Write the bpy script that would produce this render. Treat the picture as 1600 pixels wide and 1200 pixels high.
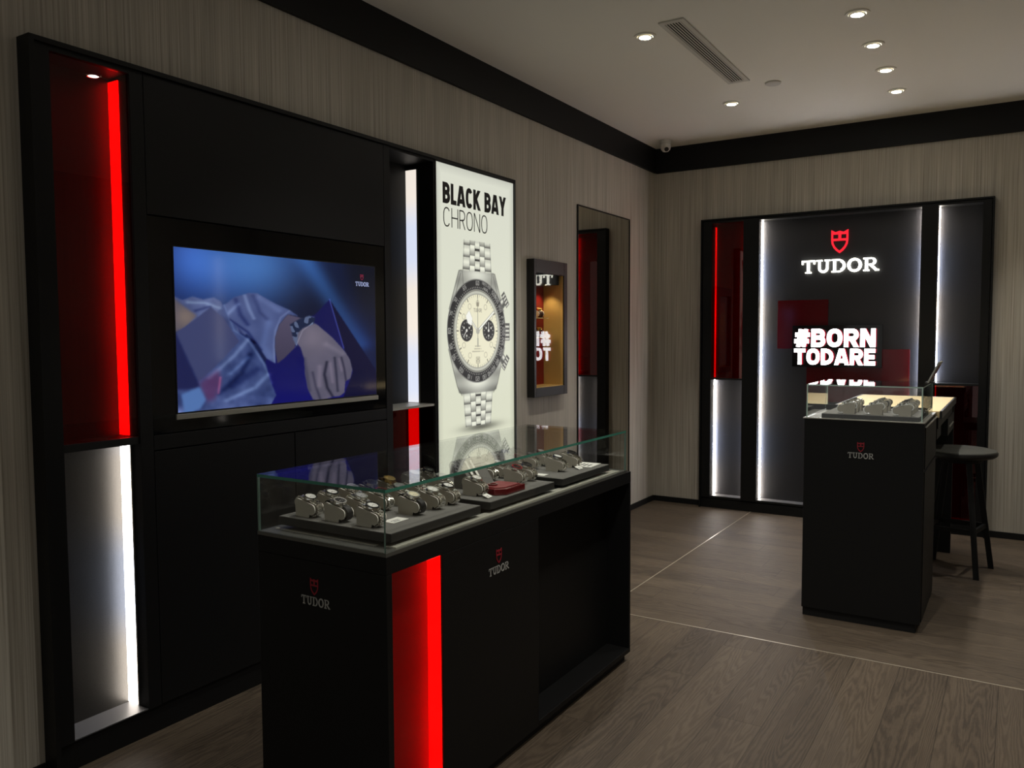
import bpy, bmesh, math, random
import numpy as np
from mathutils import Vector, Matrix

for o in list(bpy.data.objects):
    bpy.data.objects.remove(o)
S = bpy.context.scene
COL = S.collection
PI = math.pi
R = math.radians

# ------------------------------------------------------------------ camera
cd = bpy.data.cameras.new('camera')
cam = bpy.data.objects.new('camera', cd)
COL.objects.link(cam)
cd.sensor_width = 36.0
cd.lens = 28.47
cd.clip_start = 0.02
CF = Vector((-0.52977733, 0.84606122, -0.05929928))
CR = Vector((0.84770012, 0.53045202, -0.00501568))
CU = Vector((-0.02721185, 0.0529252, 0.99822765))
M = Matrix((CR, CU, -CF)).transposed().to_4x4()
M.translation = Vector((2.704, 0.0, 1.45))
cam.matrix_world = M
S.camera = cam

# ------------------------------------------------------------------ world, exposure
w = bpy.data.worlds.new('world')
S.world = w
w.use_nodes = True
w.node_tree.nodes['Background'].inputs[0].default_value = (0.97, 0.96, 0.90, 1)
w.node_tree.nodes['Background'].inputs[1].default_value = 0.36     # dim mall light beyond the open shop front
S.view_settings.view_transform = 'Standard'
S.view_settings.look = 'None'
S.view_settings.gamma = 1
S.view_settings.use_curve_mapping = False
S.view_settings.exposure = 0.0

SPOT_W = 66.0          # watts of each ceiling downlight
LED = 4.0              # strength of the niche light strips
WARM = (1.0, 0.96, 0.88)

YB = 6.65      # back wall
XR = 5.2       # right wall
ZC = 3.04      # ceiling
YF = -2.6      # open shop front

# ------------------------------------------------------------------ materials
def srgb(r, g, b):
    f = lambda c: c / 12.92 if c <= 0.04045 else ((c + 0.055) / 1.055) ** 2.4
    return (f(r / 255), f(g / 255), f(b / 255), 1)

def newmat(name):
    m = bpy.data.materials.new(name)
    m.use_nodes = True
    return m, m.node_tree.nodes, m.node_tree.links, m.node_tree.nodes['Principled BSDF']

def mat(name, col, rough=0.5, metal=0.0, spec=0.5, noise=0.0, nscale=40, bump=0.0, coat=0.0):
    m, n, l, b = newmat(name)
    c = (*col[:3], 1)
    b.inputs['Base Color'].default_value = c
    b.inputs['Roughness'].default_value = rough
    b.inputs['Metallic'].default_value = metal
    b.inputs['Specular IOR Level'].default_value = spec
    b.inputs['Coat Weight'].default_value = coat
    if noise or bump:
        t = n.new('ShaderNodeTexCoord')
        x = n.new('ShaderNodeTexNoise')
        x.inputs['Scale'].default_value = nscale
        x.inputs['Detail'].default_value = 4
        l.new(t.outputs['Object'], x.inputs['Vector'])
        if noise:
            r = n.new('ShaderNodeMapRange')
            r.inputs[3].default_value = 1 - noise
            r.inputs[4].default_value = 1 + noise
            l.new(x.outputs['Fac'], r.inputs[0])
            mx = n.new('ShaderNodeMix')
            mx.data_type = 'RGBA'
            mx.blend_type = 'MULTIPLY'
            mx.inputs[0].default_value = 1
            mx.inputs[6].default_value = c
            l.new(r.outputs[0], mx.inputs[7])
            l.new(mx.outputs[2], b.inputs['Base Color'])
        if bump:
            bp = n.new('ShaderNodeBump')
            bp.inputs['Strength'].default_value = bump
            bp.inputs['Distance'].default_value = 0.002
            l.new(x.outputs['Fac'], bp.inputs['Height'])
            l.new(bp.outputs[0], b.inputs['Normal'])
    return m

def emit(name, col, s):
    m, n, l, b = newmat(name)
    b.inputs['Base Color'].default_value = (0.02, 0.02, 0.02, 1)
    b.inputs['Emission Color'].default_value = (*col[:3], 1)
    b.inputs['Emission Strength'].default_value = s
    b.inputs['Roughness'].default_value = 0.4
    return m

def glassy(name, tint, f0=0.04, rough=0.0):
    """clear or tinted sheet glass: transmission tint plus Schlick reflection on both faces"""
    m, n, l, b = newmat(name)
    n.remove(b)
    out = n['Material Output']
    g = n.new('ShaderNodeNewGeometry')
    d = n.new('ShaderNodeVectorMath'); d.operation = 'DOT_PRODUCT'
    l.new(g.outputs['Incoming'], d.inputs[0]); l.new(g.outputs['Normal'], d.inputs[1])
    a = n.new('ShaderNodeMath'); a.operation = 'ABSOLUTE'
    l.new(d.outputs['Value'], a.inputs[0])
    s = n.new('ShaderNodeMath'); s.operation = 'SUBTRACT'; s.inputs[0].default_value = 1
    l.new(a.outputs[0], s.inputs[1])
    p = n.new('ShaderNodeMath'); p.operation = 'POWER'; p.inputs[1].default_value = 5
    l.new(s.outputs[0], p.inputs[0])
    q = n.new('ShaderNodeMath'); q.operation = 'MULTIPLY_ADD'
    q.inputs[1].default_value = 1 - f0; q.inputs[2].default_value = f0
    l.new(p.outputs[0], q.inputs[0])
    t = n.new('ShaderNodeBsdfTransparent'); t.inputs[0].default_value = (*tint, 1)
    gl = n.new('ShaderNodeBsdfGlossy'); gl.inputs['Roughness'].default_value = rough
    mx = n.new('ShaderNodeMixShader')
    l.new(q.outputs[0], mx.inputs[0]); l.new(t.outputs[0], mx.inputs[1]); l.new(gl.outputs[0], mx.inputs[2])
    l.new(mx.outputs[0], out.inputs[0])
    return m

def wallpaper():
    m, n, l, b = newmat('streaked_wallpaper')
    t = n.new('ShaderNodeTexCoord')
    sep = n.new('ShaderNodeSeparateXYZ'); l.new(t.outputs['Object'], sep.inputs[0])
    add = n.new('ShaderNodeMath'); add.operation = 'ADD'
    l.new(sep.outputs[0], add.inputs[0]); l.new(sep.outputs[1], add.inputs[1])
    facs = []
    for sc, zs, det in ((125, 1.1, 3.0), (14, 0.12, 2.0), (360, 2.2, 1.0)):
        cb = n.new('ShaderNodeCombineXYZ')
        mu = n.new('ShaderNodeMath'); mu.operation = 'MULTIPLY'; mu.inputs[1].default_value = sc
        l.new(add.outputs[0], mu.inputs[0]); l.new(mu.outputs[0], cb.inputs[0])
        mz = n.new('ShaderNodeMath'); mz.operation = 'MULTIPLY'; mz.inputs[1].default_value = zs
        l.new(sep.outputs[2], mz.inputs[0]); l.new(mz.outputs[0], cb.inputs[2])
        x = n.new('ShaderNodeTexNoise'); x.inputs['Scale'].default_value = 1; x.inputs['Detail'].default_value = det
        l.new(cb.outputs[0], x.inputs['Vector'])
        facs.append(x)
    r1 = n.new('ShaderNodeValToRGB')
    e = r1.color_ramp.elements
    e[0].position = 0.27; e[0].color = srgb(138, 131, 119)
    e[1].position = 0.62; e[1].color = srgb(186, 180, 167)
    k = r1.color_ramp.elements.new(0.42); k.color = srgb(168, 161, 148)
    l.new(facs[0].outputs['Fac'], r1.inputs[0])
    r2 = n.new('ShaderNodeMapRange'); r2.inputs[1].default_value = .3; r2.inputs[2].default_value = .7
    r2.inputs[3].default_value = .87; r2.inputs[4].default_value = 1.08
    l.new(facs[1].outputs['Fac'], r2.inputs[0])
    r3 = n.new('ShaderNodeMapRange'); r3.inputs[1].default_value = .3; r3.inputs[2].default_value = .7
    r3.inputs[3].default_value = .88; r3.inputs[4].default_value = 1.1
    l.new(facs[2].outputs['Fac'], r3.inputs[0])
    mm = n.new('ShaderNodeMath'); mm.operation = 'MULTIPLY'
    l.new(r2.outputs[0], mm.inputs[0]); l.new(r3.outputs[0], mm.inputs[1])
    mx = n.new('ShaderNodeMix'); mx.data_type = 'RGBA'; mx.blend_type = 'MULTIPLY'; mx.inputs[0].default_value = 1
    l.new(r1.outputs[0], mx.inputs[6]); l.new(mm.outputs[0], mx.inputs[7])
    l.new(mx.outputs[2], b.inputs['Base Color'])
    b.inputs['Roughness'].default_value = 0.55
    b.inputs['Specular IOR Level'].default_value = 0.3
    bp = n.new('ShaderNodeBump'); bp.inputs['Strength'].default_value = .25; bp.inputs['Distance'].default_value = .001
    l.new(facs[0].outputs['Fac'], bp.inputs['Height']); l.new(bp.outputs[0], b.inputs['Normal'])
    return m

def planks(name, along):
    """oak boards running along axis 'along' (0 = X, 1 = Y)"""
    m, n, l, b = newmat(name)
    t = n.new('ShaderNodeTexCoord')
    sep = n.new('ShaderNodeSeparateXYZ'); l.new(t.outputs['Object'], sep.inputs[0])
    U, V = (sep.outputs[along], sep.outputs[1 - along])
    PW, PL = 0.184, 1.9
    def math_(op, a, bb=None, c=None):
        k = n.new('ShaderNodeMath'); k.operation = op
        for i, v in enumerate((a, bb, c)):
            if v is None: continue
            if isinstance(v, (int, float)): k.inputs[i].default_value = v
            else: l.new(v, k.inputs[i])
        return k.outputs[0]
    row = math_('DIVIDE', math_('ADD', V, -1.934 + PW * 50), PW)
    rid = math_('FLOOR', row); rfr = math_('FRACT', row)
    rnd = n.new('ShaderNodeTexWhiteNoise'); rnd.noise_dimensions = '1D'; l.new(rid, rnd.inputs['W'])
    ul = math_('DIVIDE', math_('ADD', U, math_('MULTIPLY', rnd.outputs['Value'], 7.0)), PL)
    uid = math_('FLOOR', ul); ufr = math_('FRACT', ul)
    pid = math_('ADD', math_('MULTIPLY', rid, 13.7), math_('MULTIPLY', uid, 5.3))
    pr = n.new('ShaderNodeTexWhiteNoise'); pr.noise_dimensions = '1D'; l.new(pid, pr.inputs['W'])
    # cathedral grain: bands distorted by stretched noise
    cb = n.new('ShaderNodeCombineXYZ')
    l.new(math_('MULTIPLY', U, .42), cb.inputs[0])
    l.new(math_('MULTIPLY', rfr, 1.0), cb.inputs[1])
    l.new(math_('MULTIPLY', pr.outputs['Value'], 37.0), cb.inputs[2])
    nz = n.new('ShaderNodeTexNoise'); nz.inputs['Scale'].default_value = 1.5; nz.inputs['Detail'].default_value = 1.2
    nz.inputs['Roughness'].default_value = .45
    l.new(cb.outputs[0], nz.inputs['Vector'])
    cbf = n.new('ShaderNodeCombineXYZ')
    l.new(math_('MULTIPLY', U, 14.0), cbf.inputs[0]); l.new(math_('MULTIPLY', V, 60.0), cbf.inputs[1])
    fn0 = n.new('ShaderNodeTexNoise'); fn0.inputs['Scale'].default_value = 1; fn0.inputs['Detail'].default_value = 2
    l.new(cbf.outputs[0], fn0.inputs['Vector'])
    ring = math_('MULTIPLY_ADD', fn0.outputs['Fac'], 1.1, math_('MULTIPLY', nz.outputs['Fac'], 30.0))
    band = math_('SINE', math_('MULTIPLY', ring, 2 * PI / 1.0))
    band01 = math_('MULTIPLY_ADD', band, .5, .5)
    cb2 = n.new('ShaderNodeCombineXYZ')
    l.new(math_('MULTIPLY', U, 9.0), cb2.inputs[0]); l.new(math_('MULTIPLY', V, 260.0), cb2.inputs[1])
    fn = n.new('ShaderNodeTexNoise'); fn.inputs['Scale'].default_value = 1; fn.inputs['Detail'].default_value = 2
    l.new(cb2.outputs[0], fn.inputs['Vector'])
    cb3 = n.new('ShaderNodeCombineXYZ')
    l.new(math_('MULTIPLY', U, 1.2), cb3.inputs[0]); l.new(math_('MULTIPLY', V, 5.0), cb3.inputs[1])
    ln = n.new('ShaderNodeTexNoise'); ln.inputs['Scale'].default_value = 1.5; ln.inputs['Detail'].default_value = 3
    l.new(cb3.outputs[0], ln.inputs['Vector'])
    v = math_('ADD', math_('MULTIPLY', band01, .30), math_('MULTIPLY', fn.outputs['Fac'], .55))
    v = math_('ADD', v, math_('MULTIPLY', ln.outputs['Fac'], .5))
    v = math_('ADD', v, math_('MULTIPLY', pr.outputs['Value'], .22))
    r = n.new('ShaderNodeValToRGB')
    e = r.color_ramp.elements
    e[0].position = .42; e[0].color = srgb(60, 51, 42)
    e[1].position = 1.05; e[1].color = srgb(94, 82, 68)
    k = r.color_ramp.elements.new(.7); k.color = srgb(79, 68, 56)
    l.new(math_('MULTIPLY', v, .86), r.inputs[0])
    edge = math_('MINIMUM', math_('MINIMUM', rfr, math_('SUBTRACT', 1.0, rfr)),
                 math_('MULTIPLY', math_('MINIMUM', ufr, math_('SUBTRACT', 1.0, ufr)), PL / PW))
    em = n.new('ShaderNodeMapRange'); em.inputs[1].default_value = .006; em.inputs[2].default_value = .016
    em.inputs[3].default_value = .55; em.inputs[4].default_value = 1.0
    l.new(edge, em.inputs[0])
    mx = n.new('ShaderNodeMix'); mx.data_type = 'RGBA'; mx.blend_type = 'MULTIPLY'; mx.inputs[0].default_value = 1
    l.new(r.outputs[0], mx.inputs[6]); l.new(em.outputs[0], mx.inputs[7])
    l.new(mx.outputs[2], b.inputs['Base Color'])
    b.inputs['Roughness'].default_value = 0.55
    b.inputs['Specular IOR Level'].default_value = .3
    bp = n.new('ShaderNodeBump'); bp.inputs['Strength'].default_value = .35; bp.inputs['Distance'].default_value = .001
    l.new(math_('ADD', band01, math_('MULTIPLY', fn.outputs['Fac'], .8)), bp.inputs['Height'])
    l.new(bp.outputs[0], b.inputs['Normal'])
    return m

def attr_emit(name, s, rough=0.3, spec=0.5):
    m, n, l, b = newmat(name)
    a = n.new('ShaderNodeAttribute'); a.attribute_name = 'picture'
    b.inputs['Base Color'].default_value = (0.01, 0.01, 0.01, 1)
    b.inputs['Roughness'].default_value = rough
    b.inputs['Specular IOR Level'].default_value = spec
    l.new(a.outputs['Color'], b.inputs['Emission Color'])
    b.inputs['Emission Strength'].default_value = s
    return m

def led_mat(name, s):
    """white diffuser strip with soft, slightly uneven light along its length"""
    m, n, l, b = newmat(name)
    t = n.new('ShaderNodeTexCoord')
    sp = n.new('ShaderNodeSeparateXYZ'); l.new(n.new('ShaderNodeNewGeometry').outputs['Position'], sp.inputs[0])
    x = n.new('ShaderNodeMath'); x.operation = 'MULTIPLY_ADD'; x.inputs[1].default_value = 9.0; x.inputs[2].default_value = -.24
    l.new(sp.outputs[2], x.inputs[0])
    x2 = n.new('ShaderNodeMath'); x2.operation = 'SINE'; l.new(x.outputs[0], x2.inputs[0])
    r = n.new('ShaderNodeValToRGB')
    x = n.new('ShaderNodeMath'); x.operation = 'MULTIPLY_ADD'; x.inputs[1].default_value = .5; x.inputs[2].default_value = .5
    l.new(x2.outputs[0], x.inputs[0])
    r.color_ramp.elements[0].position = .15; r.color_ramp.elements[0].color = (.76, .82, 1, 1)
    r.color_ramp.elements[1].position = .8; r.color_ramp.elements[1].color = (1, .90, .80, 1)
    l.new(x.outputs[0], r.inputs[0])
    b.inputs['Base Color'].default_value = (.6, .6, .6, 1)
    l.new(r.outputs[0], b.inputs['Emission Color'])
    b.inputs['Emission Strength'].default_value = s
    return m

MT = dict(
    wall=wallpaper(),
    ceiling=mat('ceiling_paint', srgb(236, 232, 222), .9, noise=.02, nscale=1.2),
    black=mat('black_laminate', srgb(17, 17, 17), .5, spec=.22, noise=.06, nscale=60),
    blackdeep=mat('black_painted_trim', srgb(13, 13, 13), .6, spec=.3, noise=.05),
    blackgloss=mat('black_glass', srgb(8, 8, 9), .06, spec=.5),
    piano=mat('black_metal_frame', srgb(20, 20, 21), .35, spec=.5),
    graphite=mat('graphite_metal_panel', srgb(32, 32, 35), .45, metal=.2, noise=.18, nscale=350, bump=.5),
    niche1=mat('satin_graphite_panel', srgb(66, 66, 69), .36, metal=.6, noise=.18, nscale=350, bump=.4),
    silver=mat('speckled_silver_panel', srgb(74, 73, 71), .33, metal=.85, noise=.45, nscale=620, bump=.3),
    floorY=planks('oak_planks_lengthwise', 1),
    floorX=planks('oak_planks_crosswise', 0),
    inlay=mat('floor_metal_inlay', srgb(190, 180, 162), .3, metal=.6),
    steel=mat('polished_steel', (.86, .85, .80), .13, metal=1, noise=.1, nscale=300),
    gold=mat('polished_gold', (.85, .58, .2), .22, metal=1),
    satin=mat('satin_metal', srgb(170, 168, 158), .38, metal=.75, noise=.05),
    sill=mat('grey_satin_sill', srgb(92, 92, 87), .42, metal=.35, noise=.04),
    tray=mat('charcoal_fabric', srgb(104, 102, 97), .85, noise=.12, nscale=500, bump=.3),
    trayside=mat('tray_edge', srgb(34, 33, 30), .8, noise=.1, nscale=300),
    taupe=mat('taupe_suede', srgb(172, 166, 152), .75, noise=.06, nscale=300),
    rim=mat('plate_rim_highlight', srgb(236, 232, 222), .4),  # near-white edge colour stands in for overhead light catching the taupe plates
    sillgrey=mat('dark_grey_sill', srgb(78, 78, 80), .42),
    cream=mat('cream_strip', srgb(226, 224, 208), .22, metal=.35, spec=.8),
    white=mat('white_card', srgb(232, 230, 222), .7),
    ink=mat('dark_ink', srgb(30, 30, 30), .6),
    redbox=mat('red_lacquer', srgb(104, 8, 18), .25, coat=.5),
    leather=mat('black_leather', srgb(26, 24, 23), .5, bump=.3, nscale=200),
    brown=mat('brown_leather', srgb(70, 44, 30), .5, bump=.3, nscale=200),
    goldpanel=mat('champagne_gold_panel', srgb(205, 170, 100), .5, metal=.25, noise=.08, nscale=90),
    beige=mat('beige_desk_leather', srgb(226, 204, 158), .6, noise=.04, nscale=50),
    redplate=mat('dark_red_glass', srgb(78, 3, 10), .07, spec=.4),
    redcol=mat('red_column', srgb(120, 14, 18), .4),
    mirror=mat('bronze_mirror', (.66, .63, .58), .0, metal=1),
    glass=glassy('clear_glass', (.985, .995, .99)),
    glassedge=mat('green_glass_edge', srgb(66, 128, 110), .15, spec=.6),
    glassgrey=mat('grey_glass_edge', srgb(104, 130, 120), .2, spec=.6),
    redglass=glassy('red_glass', (.86, .008, .008)),
    led=led_mat('light_strip_diffuser', LED),
    ledback=led_mat('light_strip_bright', LED * 8.5),
    ledleft=led_mat('light_strip_left', LED * 2.5),
    ledpale=led_mat('light_strip_pale', LED * .22),
    ledsoft=led_mat('light_strip_dim', LED * .07),
    bulb=emit('downlight_lens', (1, .95, .84), 90),
    trim=mat('downlight_trim', srgb(232, 228, 216), .45),
    whiteplastic=mat('white_plastic', srgb(200, 196, 186), .5),
    ventdark=mat('vent_dark', srgb(10, 10, 10), .9, spec=.1),
    glasswhite=mat('pale_glass_edge', srgb(176, 204, 192), .15, spec=.7),
    seat=mat('grey_green_leather', srgb(56, 56, 50), .5),
    nichegrey=mat('niche_grey_panel', srgb(168, 166, 164), .6),
    signwhite=emit('sign_cream', (1, .98, .84), 6),
    signred=emit('sign_red', (1, .012, .03), 1.15),
    bornwhite=emit('letter_white', (1, .98, 1), 7),
    bornred=emit('letter_red_side', (1, .04, .08), .55),
    logored=mat('printed_red', srgb(140, 20, 36), .5),
    logogrey=mat('printed_silver', srgb(158, 158, 154), .4),
    poster=attr_emit('backlit_poster', .95, .35, .3),
    tv=attr_emit('television_picture', .62, .08, .5),
    tvred=emit('picture_red', srgb(120, 20, 50), 1),
    tvwhite=emit('picture_white', srgb(150, 160, 200), 1),
)
DIALS = dict(
    black=mat('dial_black', (.01, .01, .011), .2),
    white=mat('dial_white', (.75, .74, .70), .3),
    cream=mat('dial_cream', (.7, .64, .45), .3),
    silver=mat('dial_silver', (.5, .5, .5), .3, metal=.5),
    blue=mat('dial_blue', (.02, .05, .18), .2),
    champagne=mat('dial_champagne', (.6, .42, .14), .3, metal=.4),
    red=mat('dial_burgundy', (.22, .01, .015), .2),
)

# ------------------------------------------------------------------ mesh helpers
class MB:
    def __init__(s):
        s.v = []; s.f = []; s.m = []; s.k = 0
    def add(s, vs, fs):
        b = len(s.v)
        s.v += [tuple(v) for v in vs]
        s.f += [tuple(i + b for i in f) for f in fs]
        s.m += [s.k] * len(fs)
    def box(s, x0, x1, y0, y1, z0, z1):
        s.add([(x0, y0, z0), (x1, y0, z0), (x1, y1, z0), (x0, y1, z0), (x0, y0, z1), (x1, y0, z1), (x1, y1, z1), (x0, y1, z1)],
              [(0, 3, 2, 1), (4, 5, 6, 7), (0, 1, 5, 4), (1, 2, 6, 5), (2, 3, 7, 6), (3, 0, 4, 7)])
        return s
    def obox(s, c, ax, ay, az):
        """box from centre and three half-axis vectors"""
        c, ax, ay, az = map(Vector, (c, ax, ay, az))
        vs = [c + i * ax + j * ay + k * az for k in (-1, 1) for i, j in ((-1, -1), (1, -1), (1, 1), (-1, 1))]
        s.add(vs, [(0, 3, 2, 1), (4, 5, 6, 7), (0, 1, 5, 4), (1, 2, 6, 5), (2, 3, 7, 6), (3, 0, 4, 7)])
        return s
    def prism(s, poly, fn, d0, d1):
        """poly in 2D, fn(u, v, d) -> 3D point; closed solid between depths d0 and d1"""
        n = len(poly)
        s.add([fn(u, v, d0) for u, v in poly] + [fn(u, v, d1) for u, v in poly],
              [tuple(range(n))[::-1], tuple(range(n, 2 * n))] + [(i, (i + 1) % n, n + (i + 1) % n, n + i) for i in range(n)])
        return s
    def lathe(s, prof, c=(0, 0, 0), n=32, rot=None):
        """prof = list of (radius, height), closed caps where radius is 0"""
        c = Vector(c); vs = []; fs = []
        for r, z in prof:
            for i in range(n):
                a = 2 * PI * i / n
                p = Vector((r * math.cos(a), r * math.sin(a), z))
                if rot: p = rot @ p
                vs.append(c + p)
        for j in range(len(prof) - 1):
            for i in range(n):
                fs.append((j * n + i, j * n + (i + 1) % n, (j + 1) * n + (i + 1) % n, (j + 1) * n + i))
        fs.append(tuple(range(n))[::-1])
        fs.append(tuple(range((len(prof) - 1) * n, len(prof) * n)))
        s.add(vs, fs)
        return s
    def ring(s, r0, r1, z0, z1, c=(0, 0, 0), n=32, rot=None):
        c = Vector(c); vs = []; fs = []
        for r, z in ((r0, z0), (r1, z0), (r1, z1), (r0, z1)):
            for i in range(n):
                a = 2 * PI * i / n
                p = Vector((r * math.cos(a), r * math.sin(a), z))
                if rot: p = rot @ p
                vs.append(c + p)
        for j in range(4):
            for i in range(n):
                k = (j + 1) % 4
                fs.append((j * n + i, j * n + (i + 1) % n, k * n + (i + 1) % n, k * n + i))
        s.add(vs, fs)
        return s
    def tube(s, pts, r, n=10):
        pts = [Vector(p) for p in pts]; vs = []; fs = []
        rr = r if isinstance(r, (list, tuple)) else [r] * len(pts)
        for i, p in enumerate(pts):
            d = (pts[min(i + 1, len(pts) - 1)] - pts[max(i - 1, 0)]).normalized()
            a = d.cross(Vector((0, 0, 1)))
            if a.length < 1e-3: a = Vector((1, 0, 0))
            a.normalize(); b = d.cross(a)
            for k in range(n):
                t = 2 * PI * k / n
                vs.append(p + a * math.cos(t) * rr[i] + b * math.sin(t) * rr[i])
        for i in range(len(pts) - 1):
            for k in range(n):
                fs.append((i * n + k, i * n + (k + 1) % n, (i + 1) * n + (k + 1) % n, (i + 1) * n + k))
        fs.append(tuple(range(n))[::-1]); fs.append(tuple(range((len(pts) - 1) * n, len(pts) * n)))
        s.add(vs, fs)
        return s
    def stroke(s, pl, wd, fn, d0, d1, closed=False):
        for q in stroke_quads(pl, wd, closed):
            s.e = getattr(s, 'e', 0) + 1          # tiny steps so that overlapping strokes are never coplanar
            s.prism(q, fn, d0, d1 + s.e * 6e-6)
        return s
    def mesh(s, name, off=(0, 0, 0)):
        me = bpy.data.meshes.new(name)
        ox, oy, oz = off
        me.from_pydata([(x - ox, y - oy, z - oz) for x, y, z in s.v], [], s.f)
        me.polygons.foreach_set('material_index', s.m)
        bm = bmesh.new(); bm.from_mesh(me)
        bmesh.ops.recalc_face_normals(bm, faces=bm.faces)
        bm.to_mesh(me); bm.free()
        me.update()
        return me
    def build(s, name, mats, parent=None, bevel=0, smooth=False, kind=None, segs=2):
        off = (0, 0, 0)
        if parent is not None:
            q = parent; off = Vector((0, 0, 0))
            while q is not None:
                off = off + q.location; q = q.parent
        me = s.mesh(name, off)
        for m_ in (mats if isinstance(mats, (list, tuple)) else [mats]):
            me.materials.append(m_)
        o = bpy.data.objects.new(name, me)
        COL.objects.link(o)
        if parent is not None: o.parent = parent
        if kind: o['kind'] = kind
        if smooth:
            me.polygons.foreach_set('use_smooth', [True] * len(me.polygons))
            try: me.set_sharp_from_angle(angle=R(35))
            except Exception: pass
        if bevel:
            b = o.modifiers.new('bevel', 'BEVEL'); b.width = bevel; b.segments = segs; b.limit_method = 'ANGLE'
        return o

def thing(name, label, cat, loc=(0, 0, 0), group=None):
    o = bpy.data.objects.new(name, None)
    COL.objects.link(o); o.location = loc; o.empty_display_size = .05
    o['label'] = label; o['category'] = cat
    if group: o['group'] = group
    return o

def tag(o, label, cat, group=None):
    o['label'] = label; o['category'] = cat
    if group: o['group'] = group
    return o

def box(*a):
    return MB().box(*a)

def stroke_quads(pl, wd, closed=False):
    """mitred quads along a polyline"""
    P = [Vector((a, b)) for a, b in pl]
    n = len(P); h = wd / 2; offs = []
    for i in range(n):
        if closed:
            a = (P[i] - P[i - 1]).normalized(); b = (P[(i + 1) % n] - P[i]).normalized()
        else:
            a = (P[i] - P[i - 1]).normalized() if i > 0 else None
            b = (P[i + 1] - P[i]).normalized() if i < n - 1 else None
            if a is None: a = b
            if b is None: b = a
        t = (a + b)
        if t.length < 1e-6: t = a
        t.normalize()
        nn = Vector((-t.y, t.x)); na = Vector((-a.y, a.x))
        k = h / max(nn.dot(na), .35)
        offs.append(nn * k)
    qs = []
    for i in range(n if closed else n - 1):
        j = (i + 1) % n
        qs.append([tuple(P[i] + offs[i]), tuple(P[i] - offs[i]), tuple(P[j] - offs[j]), tuple(P[j] + offs[j])])
    return qs

def clip_v(poly, lo, hi):
    for sgn, lim in ((1, lo), (-1, -hi)):
        out = []
        for i in range(len(poly)):
            a, b = poly[i - 1], poly[i]
            da, db = sgn * a[1] - lim, sgn * b[1] - lim
            if (da < 0) != (db < 0):
                t_ = da / (da - db); out.append((a[0] + (b[0] - a[0]) * t_, a[1] + (b[1] - a[1]) * t_))
            if db >= 0: out.append(b)
        poly = out
        if len(poly) < 3: return []
    return poly

def arc(cx, cy, rx, ry, a0, a1, n=10):
    return [(cx + rx * math.cos(R(a0 + (a1 - a0) * i / n)), cy + ry * math.sin(R(a0 + (a1 - a0) * i / n))) for i in range(n + 1)]

def glyph(ch, w_, s):
    """sans capital as centre-line strokes in a box w_ x 1; s = stroke width"""
    h = s / 2; x0, x1, y0, y1 = h, w_ - h, h, 1 - h; ym = .52
    def bowl(ya, yb, x=x1):
        ry = (ya - yb) / 2; rx = min(ry, (x - x0) * .8)
        return [(x0, ya), (x - rx, ya)] + arc(x - rx, (ya + yb) / 2, rx, ry, 90, -90, 10)[1:-1] + [(x - rx, yb), (x0, yb)]
    def oval():
        rx = (x1 - x0) / 2; ry = (y1 - y0) / 2; cx = w_ / 2
        return [(cx + rx * math.copysign(abs(math.cos(t)) ** .82, math.cos(t)), .5 + ry * math.copysign(abs(math.sin(t)) ** .82, math.sin(t)))
                for t in [2 * PI * i / 28 for i in range(28)]]
    o = oval()
    V = lambda x: [(x, 0), (x, 1)]
    G = {
        'B': [(V(x0), 0), (bowl(y1, ym, x1 - .04 * w_), 0), (bowl(ym, y0), 0)],
        'L': [(V(x0), 0), ([(x0, y0), (w_, y0)], 0)],
        'T': [(V(w_ / 2), 0), ([(0, y1), (w_, y1)], 0)],
        'E': [(V(x0), 0), ([(x0, y1), (w_, y1)], 0), ([(x0, y0), (w_, y0)], 0), ([(x0, .5), (w_ * .92, .5)], 0)],
        'I': [(V(w_ / 2), 0)],
        'H': [(V(x0), 0), (V(x1), 0), ([(x0, .5), (x1, .5)], 0)],
        'N': [(V(x0), 0), (V(x1), 0), ([(x0 - .01, 1.06), (x1 + .01, -.06)], 0)],
        'D': [(V(x0), 0), (bowl(y1, y0), 0)],
        'P': [(V(x0), 0), (bowl(y1, .44), 0)],
        'R': [(V(x0), 0), (bowl(y1, .46), 0), ([(w_ * .46, .52), (x1 + .04, -.06)], 0)],
        'A': [([(h * .8 - .02, -.08), (w_ / 2 - h * .25, 1.06)], 0), ([(w_ - h * .8 + .02, -.08), (w_ / 2 + h * .25, 1.06)], 0), ([(w_ * .25, .14 + h), (w_ * .75, .14 + h)], 0)],
        'K': [(V(x0), 0), ([(x0 + .02, .42), (x1 + .03, 1.06)], 0), ([(x0 + .10, .60), (x1 + .06, -.08)], 0)],
        'Y': [([(h * .8 - .02, 1.08), (w_ / 2, .42), (w_ - h * .8 + .02, 1.08)], 0), ([(w_ / 2, .5), (w_ / 2, 0)], 0)],
        'U': [([(x0, 1), (x0, .35)] + arc(w_ / 2, y0 + (x1 - x0) / 2, (x1 - x0) / 2, (x1 - x0) / 2, 180, 360, 10) + [(x1, .35), (x1, 1)], 0)],
        'O': [(o, 1)],
        'C': [([p for p in o[3:26]], 0)],
        'S': [(arc(w_ / 2, .74, (x1 - x0) / 2, y1 - .74, 30, 270, 9) + arc(w_ / 2, .25, (x1 - x0) / 2, .25 - y0, 90, -150, 9), 0)],
        '#': [([(w_ * .26, 0), (w_ * .42, 1)], 0), ([(w_ * .60, 0), (w_ * .76, 1)], 0), ([(0, .32), (w_ * .95, .32)], 0), ([(w_ * .05, .68), (w_, .68)], 0)],
    }
    return G[ch]

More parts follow.
